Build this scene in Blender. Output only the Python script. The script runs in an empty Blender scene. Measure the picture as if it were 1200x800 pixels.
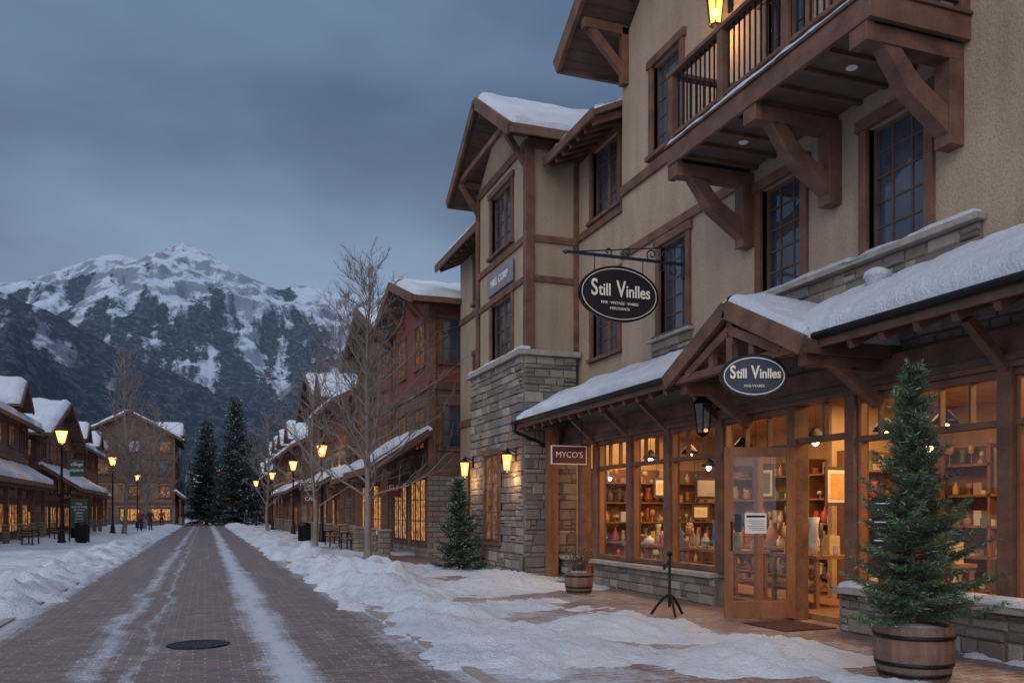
import bpy, math, random
import numpy as np
from mathutils import Vector, Matrix, noise
R=random.Random(7)
D=bpy.data; C=bpy.context
rad=math.radians
# ---------------------------------------------------------------- materials
def nmat(name):
    m=D.materials.new(name); m.use_nodes=True
    nt=m.node_tree; nt.nodes.clear()
    out=nt.nodes.new('ShaderNodeOutputMaterial'); b=nt.nodes.new('ShaderNodeBsdfPrincipled')
    nt.links.new(b.outputs[0],out.inputs[0]); return m,nt,b,out
def node(nt,t,**k):
    n=nt.nodes.new(t)
    for a,v in k.items():
        if a.startswith('i_'):
            key=a[2:]; key=int(key) if key.isdigit() else key.replace('_',' ')
            n.inputs[key].default_value=v
        else: setattr(n,a,v)
    return n
def L(nt,a,b): nt.links.new(a,b)
def ramp(nt,src,p0,p1,c0=(0,0,0,1),c1=(1,1,1,1)):
    r=node(nt,'ShaderNodeValToRGB'); e=r.color_ramp.elements
    e[0].position=p0;e[1].position=p1;e[0].color=c0;e[1].color=c1
    L(nt,src,r.inputs[0]); return r.outputs[0]
def mixc(nt,f,a,b,bt='MIX'):
    n=node(nt,'ShaderNodeMix',data_type='RGBA',blend_type=bt)
    for s,i in ((f,0),(a,6),(b,7)):
        if hasattr(s,'is_linked'): L(nt,s,n.inputs[i])
        else: n.inputs[i].default_value=s if i==0 else (tuple(s)+(1,) if len(s)==3 else s)
    return n.outputs[2]
def math_(nt,op,a,b=0.0,clamp=False):
    n=node(nt,'ShaderNodeMath',operation=op,use_clamp=clamp)
    for s,i in ((a,0),(b,1)):
        if hasattr(s,'is_linked'): L(nt,s,n.inputs[i])
        else: n.inputs[i].default_value=s
    return n.outputs[0]
def coords(nt,scale=(1,1,1)):
    t=node(nt,'ShaderNodeTexCoord'); m=node(nt,'ShaderNodeMapping'); m.inputs['Scale'].default_value=scale
    L(nt,t.outputs['Object'],m.inputs[0]); return m.outputs[0]
def noise_(nt,v,scale,detail=5,rough=.55):
    n=node(nt,'ShaderNodeTexNoise'); n.inputs['Scale'].default_value=scale; n.inputs['Detail'].default_value=detail
    n.inputs['Roughness'].default_value=rough; L(nt,v,n.inputs['Vector']); return n.outputs[0]
def bump(nt,b,h,s,d=.01):
    n=node(nt,'ShaderNodeBump'); n.inputs['Strength'].default_value=s; n.inputs['Distance'].default_value=d
    L(nt,h,n.inputs['Height']); L(nt,n.outputs[0],b.inputs['Normal'])
def basic(name,col,rough=.7,var=.25,scale=4,bs=.3,stretch=(1,1,1),metal=0,bd=.01,fine=60,attr=False,stain=0):
    m,nt,b,o=nmat(name)
    v=coords(nt,stretch)
    n1=noise_(nt,v,scale,5); n2=noise_(nt,v,fine,3)
    a=tuple(c*(1-var) for c in col); c=tuple(min(1,c*(1+var)) for c in col)
    r=ramp(nt,n1,.3,.7,a+(1,),c+(1,))
    r=mixc(nt,.35,r,ramp(nt,n2,.25,.75,(.35,.35,.35,1),(.95,.95,.95,1)),'OVERLAY')
    if stain:
        n3=noise_(nt,coords(nt,(2.5,2.5,.35)),1.3,6,.6); r=mixc(nt,stain,r,ramp(nt,n3,.3,.75,(.55,.52,.5,1),(1,1,1,1)),'MULTIPLY')
    if attr:
        at=node(nt,'ShaderNodeAttribute',attribute_name='Col')
        r=mixc(nt,1.0,r,at.outputs[0],'MULTIPLY')
    L(nt,r,b.inputs['Base Color']); b.inputs['Roughness'].default_value=rough; b.inputs['Metallic'].default_value=metal
    if bs: bump(nt,b,math_(nt,'ADD',n1,n2),bs,bd)
    return m
def emis(name,col,s):
    m,nt,b,o=nmat(name); b.inputs['Base Color'].default_value=col+(1,)
    b.inputs['Emission Color'].default_value=col+(1,); b.inputs['Emission Strength'].default_value=s; return m
def siding(name,col,step=.16):
    m,nt,b,o=nmat(name); v=coords(nt); s=node(nt,'ShaderNodeSeparateXYZ'); L(nt,v,s.inputs[0])
    f=math_(nt,'FRACT',math_(nt,'DIVIDE',s.outputs[2],step))
    n1=noise_(nt,coords(nt,(1,1,6)),3)
    r=ramp(nt,n1,.3,.7,tuple(c*.7 for c in col)+(1,),tuple(c*1.25 for c in col)+(1,))
    r=mixc(nt,ramp(nt,f,0,.12),tuple(c*.3 for c in col),r)
    L(nt,r,b.inputs['Base Color']); b.inputs['Roughness'].default_value=.75; bump(nt,b,f,.6,.02); return m
def bricky(name,c1,c2,mo,bw,rh,ms=.012,rough=.8,swap=False,bs=.5):
    m,nt,b,o=nmat(name); v=coords(nt); s=node(nt,'ShaderNodeSeparateXYZ'); L(nt,v,s.inputs[0])
    cb=node(nt,'ShaderNodeCombineXYZ'); L(nt,math_(nt,'ADD',s.outputs[0],s.outputs[1]),cb.inputs[0]); L(nt,s.outputs[2],cb.inputs[1])
    n1=noise_(nt,v,1.2,5)
    br=node(nt,'ShaderNodeTexBrick'); L(nt,cb.outputs[0],br.inputs[0])
    br.inputs['Color1'].default_value=c1+(1,);br.inputs['Color2'].default_value=c2+(1,);br.inputs['Mortar'].default_value=mo+(1,)
    br.inputs['Scale'].default_value=1;br.inputs['Brick Width'].default_value=bw;br.inputs['Row Height'].default_value=rh;br.inputs['Mortar Size'].default_value=ms
    r=mixc(nt,.5,br.outputs[0],ramp(nt,n1,.3,.7,(.3,.3,.3,1),(.8,.8,.8,1)),'OVERLAY')
    L(nt,r,b.inputs['Base Color']); b.inputs['Roughness'].default_value=rough
    bump(nt,b,math_(nt,'SUBTRACT',1.0,br.outputs[1]),bs,.02); return m
STUC=basic('stucco',(.37,.28,.20),.92,.12,.8,.75,bd=.016,fine=34,stain=.55)
STUC2=basic('stucco_tower',(.35,.275,.195),.92,.12,.8,.75,bd=.016,fine=34,stain=.55)
TRIM=basic('stained_timber',(.145,.072,.045),.65,.4,3,.5,(1,1,1),bd=.008,fine=30,stain=.5)
TRIM2=basic('timber_dark',(.085,.047,.034),.6,.35,3,.5,fine=30)
DOORW=basic('door_wood',(.24,.10,.042),.4,.3,4,.2,(1,1,.2),fine=40)
SOFF=siding('soffit_boards',(.13,.08,.06),.12)
MORT=basic('mortar',(.15,.135,.12),.95,.2,10,.5)
STONE=basic('stone',(1,1,1),.85,.22,9,.8,attr=True,bd=.02,fine=50)
CAP=basic('stone_cap',(.28,.25,.225),.8,.2,6,.5)
METAL=basic('black_iron',(.018,.018,.02),.45,.3,8,.15,metal=.7)
BLUEM=basic('blue_iron',(.02,.035,.06),.4,.3,8,.15,metal=.5)
BARK=basic('bark',(.20,.165,.15),.9,.3,6,.8,(1,1,.3))
BARKD=basic('bark_conifer',(.12,.075,.05),.9,.3,6,.8)
NEED=basic('needles',(1,1,1),.6,.25,5,0,attr=True)
BARREL=basic('barrel_wood',(.15,.085,.058),.65,.35,5,.5,(3,3,.3),fine=30)
WHITE=basic('paper',(.75,.75,.72),.8,.05,5,0)
CREAM=basic('sign_lettering',(.80,.74,.60),.6,.03,5,0)
SIGNB=basic('sign_black',(.012,.010,.012),.45,.2,4,.05)
SIGNBL=basic('sign_slate',(.025,.035,.055),.45,.2,4,.05)
SIGNG=basic('sign_green',(.015,.05,.04),.5,.2,4,.05)
SIGNR=basic('sign_red',(.13,.025,.025),.5,.2,4,.05)
SIGNGR=basic('sign_grey',(.20,.18,.20),.6,.2,4,.1)
WARMWALL=basic('interior_plaster',(.52,.35,.19),.85,.2,2,.1)
INTW=basic('interior_wood',(.24,.12,.055),.5,.3,4,.2,(1,1,.3))
BULB=emis('lamp_bulb',(1,.52,.16),22)
def mk_snow():
    m,nt,b,o=nmat('snow'); v=coords(nt); n=noise_(nt,v,3,6); n2=noise_(nt,v,28,5,.65); n3=noise_(nt,v,.7,4)
    c=ramp(nt,n3,.3,.7,(.57,.62,.72,1),(.75,.79,.85,1)); c=mixc(nt,ramp(nt,n2,.55,.8),c,(.46,.48,.54))
    L(nt,c,b.inputs['Base Color']); b.inputs['Roughness'].default_value=.65
    bump(nt,b,math_(nt,'ADD',math_(nt,'MULTIPLY',n,1.6),n2),.85,.06); return m
SNOW=mk_snow()
def mk_dglass(name,base,lit=None):
    m,nt,b,o=nmat(name); v=coords(nt); n=noise_(nt,v,1.3,2); n2=noise_(nt,v,4.5,6,.7); n3=noise_(nt,v,.9,3)
    L(nt,ramp(nt,n3,.35,.7,tuple(x*.4 for x in base)+(1,),tuple(x*1.5 for x in base)+(1,)),b.inputs['Base Color']); b.inputs['Roughness'].default_value=.05; b.inputs['IOR'].default_value=2.3 if not lit else 1.6
    bump(nt,b,n,.18,.05)
    if lit:
        c=ramp(nt,n2,.40,.66,tuple(x*.10 for x in lit)+(1,),lit+(1,)); L(nt,c,b.inputs['Emission Color']); b.inputs['Emission Strength'].default_value=1.0
    return m
DGL=mk_dglass('window_glass_dark',(.045,.06,.085))
LGL=mk_dglass('window_glass_lit',(.06,.04,.02),(.95,.42,.12))
LGL2=mk_dglass('window_glass_dim',(.04,.03,.03),(.26,.12,.045))
def mk_glass():
    m,nt,b,o=nmat('clear_glass'); nt.nodes.remove(b)
    t=node(nt,'ShaderNodeBsdfTransparent'); t.inputs[0].default_value=(.93,.95,.95,1)
    g=node(nt,'ShaderNodeBsdfGlossy'); g.inputs['Roughness'].default_value=.01
    f=node(nt,'ShaderNodeLayerWeight'); f.inputs[0].default_value=.5
    fac=math_(nt,'ADD',math_(nt,'MULTIPLY',math_(nt,'POWER',f.outputs['Facing'],5.0),.9),.07,True)
    x=node(nt,'ShaderNodeMixShader'); L(nt,fac,x.inputs[0]);L(nt,t.outputs[0],x.inputs[1]);L(nt,g.outputs[0],x.inputs[2]);L(nt,x.outputs[0],o.inputs[0]); return m
CGL=mk_glass()
def mk_lglass():
    m,nt,b,o=nmat('lantern_glass'); nt.nodes.remove(b)
    t=node(nt,'ShaderNodeBsdfTransparent'); e=node(nt,'ShaderNodeEmission'); e.inputs[0].default_value=(1,.40,.08,1); e.inputs[1].default_value=4.5
    x=node(nt,'ShaderNodeMixShader'); x.inputs[0].default_value=.6; L(nt,t.outputs[0],x.inputs[1]);L(nt,e.outputs[0],x.inputs[2]);L(nt,x.outputs[0],o.inputs[0]); return m
LGLASS=mk_lglass()
def mk_paver(name,c1,c2,road):
    m,nt,b,o=nmat(name); v=coords(nt); s=node(nt,'ShaderNodeSeparateXYZ'); L(nt,v,s.inputs[0])
    br=node(nt,'ShaderNodeTexBrick'); L(nt,v,br.inputs[0])
    br.inputs['Color1'].default_value=c1+(1,);br.inputs['Color2'].default_value=c2+(1,);br.inputs['Mortar'].default_value=(.19,.185,.19,1)
    br.inputs['Scale'].default_value=1;br.inputs['Brick Width'].default_value=.24;br.inputs['Row Height'].default_value=.12;br.inputs['Mortar Size'].default_value=.009
    br.inputs['Mortar Smooth'].default_value=.3
    big=noise_(nt,v,.55,5); mid=noise_(nt,v,3.2,6,.65); fine=noise_(nt,v,22,4,.7); lon=noise_(nt,coords(nt,(2.2,.16,1)),1.6,6,.65)
    c=mixc(nt,.6,br.outputs[0],ramp(nt,mid,.3,.7,(.3,.3,.3,1),(.75,.75,.75,1)),'OVERLAY')
    if road:
        def streak(x0,w,st):
            a=math_(nt,'ABSOLUTE',math_(nt,'SUBTRACT',math_(nt,'ADD',s.outputs[0],math_(nt,'MULTIPLY',math_(nt,'SUBTRACT',big,.5),.5)),x0))
            return math_(nt,'MULTIPLY',math_(nt,'SUBTRACT',1.0,math_(nt,'DIVIDE',a,w),True),st)
        f=math_(nt,'MAXIMUM',streak(.75,.33,1.3),streak(-1.02,.22,.7))
        f=math_(nt,'MAXIMUM',f,streak(2.45,.6,1.0)); f=math_(nt,'MAXIMUM',f,streak(-2.6,.5,1.1))
        f=math_(nt,'MAXIMUM',f,streak(-.62,.10,.5))
        f=math_(nt,'ADD',f,math_(nt,'MULTIPLY',math_(nt,'SUBTRACT',lon,.46),1.5))
        f=math_(nt,'ADD',f,math_(nt,'MULTIPLY',math_(nt,'SUBTRACT',fine,.5),1.6))
        f=math_(nt,'ADD',f,math_(nt,'MULTIPLY',math_(nt,'SUBTRACT',mid,.5),1.1))
        f=math_(nt,'ADD',f,math_(nt,'MULTIPLY',br.outputs[1],.22))
        fac=ramp(nt,f,.24,1.0,(0.04,0.04,0.04,1),(.88,.88,.88,1))
    else:
        f=math_(nt,'ADD',math_(nt,'MULTIPLY',math_(nt,'SUBTRACT',6.9,s.outputs[0]),.10),math_(nt,'MULTIPLY',math_(nt,'SUBTRACT',big,.35),1.0))
        f=math_(nt,'ADD',f,math_(nt,'MULTIPLY',math_(nt,'SUBTRACT',mid,.5),1.2))
        f=math_(nt,'ADD',f,math_(nt,'MULTIPLY',math_(nt,'SUBTRACT',fine,.5),1.0))
        f=math_(nt,'ADD',f,math_(nt,'MULTIPLY',br.outputs[1],.2))
        fac=ramp(nt,f,.22,.78,(0.04,0.04,0.04,1),(.88,.88,.88,1))
    c=mixc(nt,fac,c,(.56,.60,.68))
    L(nt,c,b.inputs['Base Color']); rr=ramp(nt,mid,.3,.7,(.38,.38,.38,1),(.75,.75,.75,1)); L(nt,rr,b.inputs['Roughness'])
    h=math_(nt,'ADD',math_(nt,'MULTIPLY',br.outputs[1],-.5),math_(nt,'MULTIPLY',fac,.8)); h=math_(nt,'ADD',h,math_(nt,'MULTIPLY',fine,.4)); bump(nt,b,h,.6,.015); return m
ROAD=mk_paver('road_brick_pavers',(.185,.115,.095),(.115,.076,.068),True)
SIDE=mk_paver('sidewalk_brick_pavers',(.21,.10,.078),(.135,.075,.062),False)
# ---------------------------------------------------------------- mesh builder
def link(o): C.scene.collection.objects.link(o); return o
def group(name,loc=(0,0,0),rz=0):
    e=D.objects.new(name,None); e.location=loc; e.rotation_euler=(0,0,rz); e.empty_display_size=.3; link(e); return e
class MB:
    def __init__(s): s.v=[];s.f=[];s.m=[];s.c=[];s.mats=[];s.sm=[]
    def add(s,vs,fs,mat,col=(1,1,1),smooth=False):
        if mat not in s.mats: s.mats.append(mat)
        k=s.mats.index(mat); b=len(s.v); s.v.extend([tuple(v) for v in vs]); s.c.extend([col]*len(vs))
        for f in fs: s.f.append(tuple(b+i for i in f)); s.m.append(k); s.sm.append(smooth)
    def box(s,x0,x1,y0,y1,z0,z1,mat,col=(1,1,1)):
        if x0>x1:x0,x1=x1,x0
        if y0>y1:y0,y1=y1,y0
        if z0>z1:z0,z1=z1,z0
        s.add([(x0,y0,z0),(x1,y0,z0),(x1,y1,z0),(x0,y1,z0),(x0,y0,z1),(x1,y0,z1),(x1,y1,z1),(x0,y1,z1)],
              [(0,3,2,1),(4,5,6,7),(0,1,5,4),(1,2,6,5),(2,3,7,6),(3,0,4,7)],mat,col)
    def pane(s,x,y0,y1,z0,z1,mat): s.add([(x,y0,z0),(x,y1,z0),(x,y1,z1),(x,y0,z1)],[(0,1,2,3)],mat)
    def beam(s,p,q,w,h,mat):
        p=Vector(p);q=Vector(q);d=(q-p).normalized(); up=Vector((0,0,1))
        if abs(d.z)>.98: up=Vector((1,0,0))
        a=d.cross(up).normalized()*w/2; b=a.cross(d).normalized()*h/2
        vs=[p-a-b,p+a-b,p+a+b,p-a+b,q-a-b,q+a-b,q+a+b,q-a+b]
        s.add(vs,[(0,1,2,3),(7,6,5,4),(0,4,5,1),(1,5,6,2),(2,6,7,3),(3,7,4,0)],mat)
    def cyl(s,p,q,r1,r2,n,mat,caps=True,smooth=True,col=(1,1,1)):
        p=Vector(p);q=Vector(q);d=(q-p).normalized(); up=Vector((0,0,1))
        if abs(d.z)>.9: up=Vector((1,0,0))
        a=d.cross(up).normalized(); b=d.cross(a)
        vs=[];
        for c,r in ((p,r1),(q,r2)):
            for i in range(n):
                t=2*math.pi*i/n; vs.append(c+a*math.cos(t)*r+b*math.sin(t)*r)
        s.add(vs,[(i,(i+1)%n,n+(i+1)%n,n+i) for i in range(n)],mat,col,smooth)
        if caps: s.add(vs,[tuple(range(n))[::-1],tuple(range(n,2*n))],mat,col)
    def lathe(s,c,prof,n,mat,smooth=True,sx=1,col=(1,1,1)):
        vs=[]
        for r,z in prof:
            for i in range(n):
                t=2*math.pi*i/n; vs.append((c[0]+math.cos(t)*r*sx,c[1]+math.sin(t)*r,c[2]+z))
        fs=[(j*n+i,j*n+(i+1)%n,(j+1)*n+(i+1)%n,(j+1)*n+i) for j in range(len(prof)-1) for i in range(n)]
        fs.append(tuple(range(n))[::-1]); k=(len(prof)-1)*n; fs.append(tuple(range(k,k+n)))
        s.add(vs,fs,mat,col,smooth)
    def slab(s,a,b,c,d,t,mat):
        a,b,c,d=[Vector(x) for x in (a,b,c,d)]; z=Vector((0,0,-t))
        s.add([a,b,c,d,a+z,b+z,c+z,d+z],[(0,1,2,3),(7,6,5,4),(0,4,5,1),(1,5,6,2),(2,6,7,3),(3,7,4,0)],mat)
    def prism(s,pts,vec,mat):
        n=len(pts); pts=[Vector(p) for p in pts]; v=Vector(vec)
        s.add(pts+[p+v for p in pts],[tuple(range(n))[::-1],tuple(range(n,2*n))]+[(i,(i+1)%n,n+(i+1)%n,n+i) for i in range(n)],mat)
    def build(s,name,parent=None,origin=None,local=False,bevel=0,recalc=True):
        me=D.meshes.new(name); o=Vector(origin) if origin else Vector((0,0,0))
        me.from_pydata([(v[0]-o.x,v[1]-o.y,v[2]-o.z) for v in s.v],[],s.f)
        for m in s.mats: me.materials.append(m)
        me.polygons.foreach_set('material_index',s.m); me.polygons.foreach_set('use_smooth',s.sm)
        at=me.color_attributes.new('Col','FLOAT_COLOR','POINT')
        at.data.foreach_set('color',np.array([(c[0],c[1],c[2],1) for c in s.c],dtype=np.float32).ravel())
        me.update()
        if recalc and len(s.f)<40000:
            import bmesh
            bm=bmesh.new(); bm.from_mesh(me); bmesh.ops.recalc_face_normals(bm,faces=bm.faces); bm.to_mesh(me); bm.free()
        ob=D.objects.new(name,me); link(ob); ob.location=o
        if parent:
            ob.parent=parent
            if not local: ob.matrix_parent_inverse=(Matrix.Translation(parent.location)@Matrix.Rotation(parent.rotation_euler[2],4,'Z')).inverted()
        if bevel:
            b=ob.modifiers.new('bevel','BEVEL'); b.width=bevel; b.segments=2; b.limit_method='ANGLE'
        return ob
def text(body,loc,rot,size,mat,parent,name='lettering',local=True,shear=0,off=0.0,sx=1.0,align='CENTER'):
    c=D.curves.new(name,'FONT'); c.body=body; c.size=size; c.align_x=align; c.align_y='CENTER'; c.extrude=.004; c.shear=shear; c.offset=off
    c.materials.append(mat); o=D.objects.new(name,c); link(o); o.location=loc; o.rotation_euler=rot; o.scale=(sx,1,1)
    if parent:
        o.parent=parent
        if not local: o.matrix_parent_inverse=(Matrix.Translation(parent.location)@Matrix.Rotation(parent.rotation_euler[2],4,'Z')).inverted()
    return o
def fbox(mb,fr,u0,u1,z0,z1,n0,n1,mat,col=(1,1,1)):
    ax,p,s=fr
    if ax=='x': mb.box(p+s*n0,p+s*n1,u0,u1,z0,z1,mat,col)
    else: mb.box(u0,u1,p+s*n0,p+s*n1,z0,z1,mat,col)
def fpt(fr,u,z,n):
    ax,p,s=fr
    return (p+s*n,u,z) if ax=='x' else (u,p+s*n,z)
def window(mb,fr,uc,z0,w,h,cols=3,rows=4,glass=None,trim=None,cw=.12,rec=0.0,split=1):
    glass=glass or DGL; trim=trim or TRIM; u0=uc-w/2;u1=uc+w/2;z1=z0+h
    fbox(mb,fr,u0-cw,u0,z0-.02,z1,-rec*.6,.055,trim); fbox(mb,fr,u1,u1+cw,z0-.02,z1,-rec*.6,.055,trim)
    fbox(mb,fr,u0-cw-.05,u1+cw+.05,z1+.002,z1+cw*1.15,-rec*.6,.075,trim)
    fbox(mb,fr,u0-cw-.05,u1+cw+.05,z0-.1,z0-.022,-rec*.6,.11,trim)
    g=-rec*.8+.012
    fbox(mb,fr,u0,u1,z0,z1,g-.03,g,glass)
    sw=.05
    fbox(mb,fr,u0+.001,u0+sw,z0,z1,g-.01,g+.03,TRIM2);fbox(mb,fr,u1-sw,u1-.001,z0,z1,g-.01,g+.03,TRIM2)
    fbox(mb,fr,u0+sw,u1-sw,z0,z0+sw,g-.01,g+.028,TRIM2);fbox(mb,fr,u0+sw,u1-sw,z1-sw,z1,g-.01,g+.028,TRIM2)
    for k in range(1,split):
        u=u0+(u1-u0)*k/split; fbox(mb,fr,u-.05,u+.05,z0+sw,z1-sw,g-.01,g+.034,trim)
    n=cols*split
    for i in range(1,n):
        if split>1 and i%cols==0: continue
        u=u0+(u1-u0)*i/n; fbox(mb,fr,u-.013,u+.013,z0+sw,z1-sw,g-.005,g+.018,TRIM2)
    for j in range(1,rows):
        z=z0+h*j/rows; fbox(mb,fr,u0+sw,u1-sw,z-.013,z+.013,g-.005,g+.015,TRIM2)
def wall_holes(mb,fr,u0,u1,z0,z1,holes,mat,depth=.25):
    us=sorted(set([u0,u1]+[h[0] for h in holes]+[h[1] for h in holes])); zs=sorted(set([z0,z1]+[h[2] for h in holes]+[h[3] for h in holes]))
    us=[u for u in us if u0<=u<=u1]; zs=[z for z in zs if z0<=z<=z1]
    def hole(u,z): return any(h[0]<u<h[1] and h[2]<z<h[3] for h in holes)
    for i in range(len(us)-1):
        for j in range(len(zs)-1):
            a,b,c,d=us[i],us[i+1],zs[j],zs[j+1]
            if hole((a+b)/2,(c+d)/2): continue
            for n in (0,-depth): mb.add([fpt(fr,a,c,n),fpt(fr,b,c,n),fpt(fr,b,d,n),fpt(fr,a,d,n)],[(0,1,2,3)],mat)
    for h in holes:
        a,b,c,d=h
        for p,q in (((a,c),(b,c)),((b,c),(b,d)),((b,d),(a,d)),((a,d),(a,c))):
            mb.add([fpt(fr,*p,0),fpt(fr,*q,0),fpt(fr,*q,-depth),fpt(fr,*p,-depth)],[(0,1,2,3)],mat)
PAL=[(.27,.225,.185),(.20,.175,.16),(.31,.265,.22),(.23,.185,.15),(.17,.16,.158),(.33,.29,.25),(.25,.205,.19),(.20,.15,.125)]
def stones(mb,fr,u0,u1,z0,z1,dep=.09,holes=(),rmin=.09,rmax=.21,seed=1):
    r=random.Random(seed); fbox(mb,fr,u0,u1,z0,z1,-.02,dep*.45,MORT); z=z0
    while z<z1-.02:
        hgt=min(r.uniform(rmin,rmax),z1-z)
        if z1-(z+hgt)<.06: hgt=z1-z
        u=u0
        while u<u1-.01:
            w=min(r.uniform(.14,.5),u1-u)
            if u1-(u+w)<.1: w=u1-u
            parts=[(z,hgt)]
            if hgt>.15 and w<.35 and r.random()<.3: k=r.uniform(.4,.6)*hgt; parts=[(z,k),(z+k,hgt-k)]
            for (zz,hh) in parts:
                if any(h[0]<u+w/2<h[1] and h[2]<zz+hh/2<h[3] for h in holes): continue
                g=.008; a,b,c,d=u+g,u+w-g,zz+g,zz+hh-g; n=dep*r.uniform(.7,1.1); i=.018; jj=lambda: r.uniform(-.008,.008)
                col=r.choice(PAL); k=r.uniform(.75,1.2); col=tuple(x*k for x in col)
                vs=[fpt(fr,a,c,0),fpt(fr,b,c,0),fpt(fr,b,d,0),fpt(fr,a,d,0),
                    fpt(fr,a+jj(),c+jj(),n-.02),fpt(fr,b+jj(),c+jj(),n-.02),fpt(fr,b+jj(),d+jj(),n-.02),fpt(fr,a+jj(),d+jj(),n-.02),
                    fpt(fr,a+i+jj(),c+i+jj(),n),fpt(fr,b-i+jj(),c+i+jj(),n),fpt(fr,b-i+jj(),d-i+jj(),n),fpt(fr,a+i+jj(),d-i+jj(),n)]
                mb.add(vs,[(0,1,5,4),(1,2,6,5),(2,3,7,6),(3,0,4,7),(4,5,9,8),(5,6,10,9),(6,7,11,10),(7,4,8,11),(8,9,10,11)],STONE,col)
            u+=w
        z+=hgt
_rs=np.random.RandomState(3); _T=_rs.rand(256,256)
def vn(x,y,seed=0):
    x=np.asarray(x,float)+seed*17.3; y=np.asarray(y,float)+seed*9.7
    xi=np.floor(x).astype(int); yi=np.floor(y).astype(int); fx=x-xi; fy=y-yi
    fx=fx*fx*(3-2*fx); fy=fy*fy*(3-2*fy)
    g=lambda a,b:_T[a%256,b%256]
    return (g(xi,yi)*(1-fx)+g(xi+1,yi)*fx)*(1-fy)+(g(xi,yi+1)*(1-fx)+g(xi+1,yi+1)*fx)*fy
def fbm(x,y,o=4,seed=0,gain=.5):
    t=0;a=1;s=0
    for i in range(o): t=t+a*vn(x*2**i,y*2**i,seed+i); s+=a; a*=gain
    return t/s
def grid_mesh(name,P,mat,parent=None,smooth=True):
    nu,nv=P.shape[:2]; idx=np.arange(nu*nv).reshape(nu,nv)
    f=np.stack([idx[:-1,:-1],idx[1:,:-1],idx[1:,1:],idx[:-1,1:]],-1).reshape(-1,4)
    me=D.meshes.new(name); me.vertices.add(nu*nv); me.vertices.foreach_set('co',P.reshape(-1).astype(np.float32))
    me.loops.add(f.size); me.loops.foreach_set('vertex_index',f.ravel().astype(np.int32))
    me.polygons.add(len(f)); me.polygons.foreach_set('loop_start',np.arange(0,f.size,4,dtype=np.int32)); me.polygons.foreach_set('loop_total',np.full(len(f),4,dtype=np.int32))
    me.polygons.foreach_set('use_smooth',np.full(len(f),smooth)); me.materials.append(mat); me.update(calc_edges=True); me.validate()
    o=D.objects.new(name,me); link(o)
    if parent: o.parent=parent; o.matrix_parent_inverse=(Matrix.Translation(parent.location)@Matrix.Rotation(parent.rotation_euler[2],4,'Z')).inverted()
    return o
_sc=[0]
def snow_quad(parent,a,b,c,d,t=.12,res=.09,cover=.0,name='roof_snow'):
    """a,b low edge; d,c high edge"""
    _sc[0]+=1; sd=_sc[0]
    a,b,c,d=[np.array(q,float) for q in (a,b,c,d)]
    lu=np.linalg.norm(b-a); lv=np.linalg.norm(d-a); nu=max(4,int(lu/res)); nv=max(4,int(lv/res))
    U,V=np.meshgrid(np.linspace(0,1,nu+1),np.linspace(0,1,nv+1),indexing='ij'); U3=U[...,None];V3=V[...,None]
    P=(a*(1-U3)+b*U3)*(1-V3)+(d*(1-U3)+c*U3)*V3
    n=np.cross(b-a,d-a); n/=np.linalg.norm(n)
    if n[2]<0:n=-n
    du=np.minimum(U,1-U)*lu; dv=np.minimum(V*lv, (1-V)*lv+.3)
    e=np.clip(np.minimum(du,dv)/(t*1.3),0,1); e=np.sqrt(e*(2-e))
    q=fbm(U*lu*1.1,V*lv*1.1,4,sd)
    th=t*e*(.45+1.1*q)+fbm(U*lu*5,V*lv*5,2,sd+3)*.035*e-.012
    if cover: th=np.where(q<cover, th-(cover-q)*t*9, th)
    th=np.maximum(th,-.03)
    P=P+n*th[...,None]
    w=(fbm(U*lu*2,U*0+.5,3,sd+5)-.5)*.10*np.clip(1-V*lv/.25,0,1)
    dirv=(d-a)/lv; P=P+dirv*w[...,None]
    return grid_mesh(name,P,SNOW,parent)
# ================================================================ GROUND
mb=MB(); mb.add([(-7000,-300,-.03),(7000,-300,-.03),(7000,7500,-.03),(-7000,7500,-.03)],[(0,1,2,3)],SNOW); mb.build('ground',recalc=False)
mb=MB(); mb.add([(-2.5,-12,0),(2.3,-12,0),(2.3,135,0),(-2.5,135,0)],[(0,1,2,3)],ROAD); mb.build('road',recalc=False)
mb=MB(); mb.add([(2.42,-12,.02),(8.6,-12,.02),(8.6,130,.02),(2.42,130,.02)],[(0,1,2,3)],SIDE); mb.build('pavement',recalc=False)
mb=MB(); mb.add([(-9.5,-12,.02),(-2.62,-12,.02),(-2.62,130,.02),(-9.5,130,.02)],[(0,1,2,3)],SIDE); mb.build('pavement',recalc=False)
mb=MB()
for x in (2.3,-2.62):
    for i in range(140): mb.box(x,x+.12,-10+i,-10+i+.985,-.03,.03,CAP)
mb.build('kerb')
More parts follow.
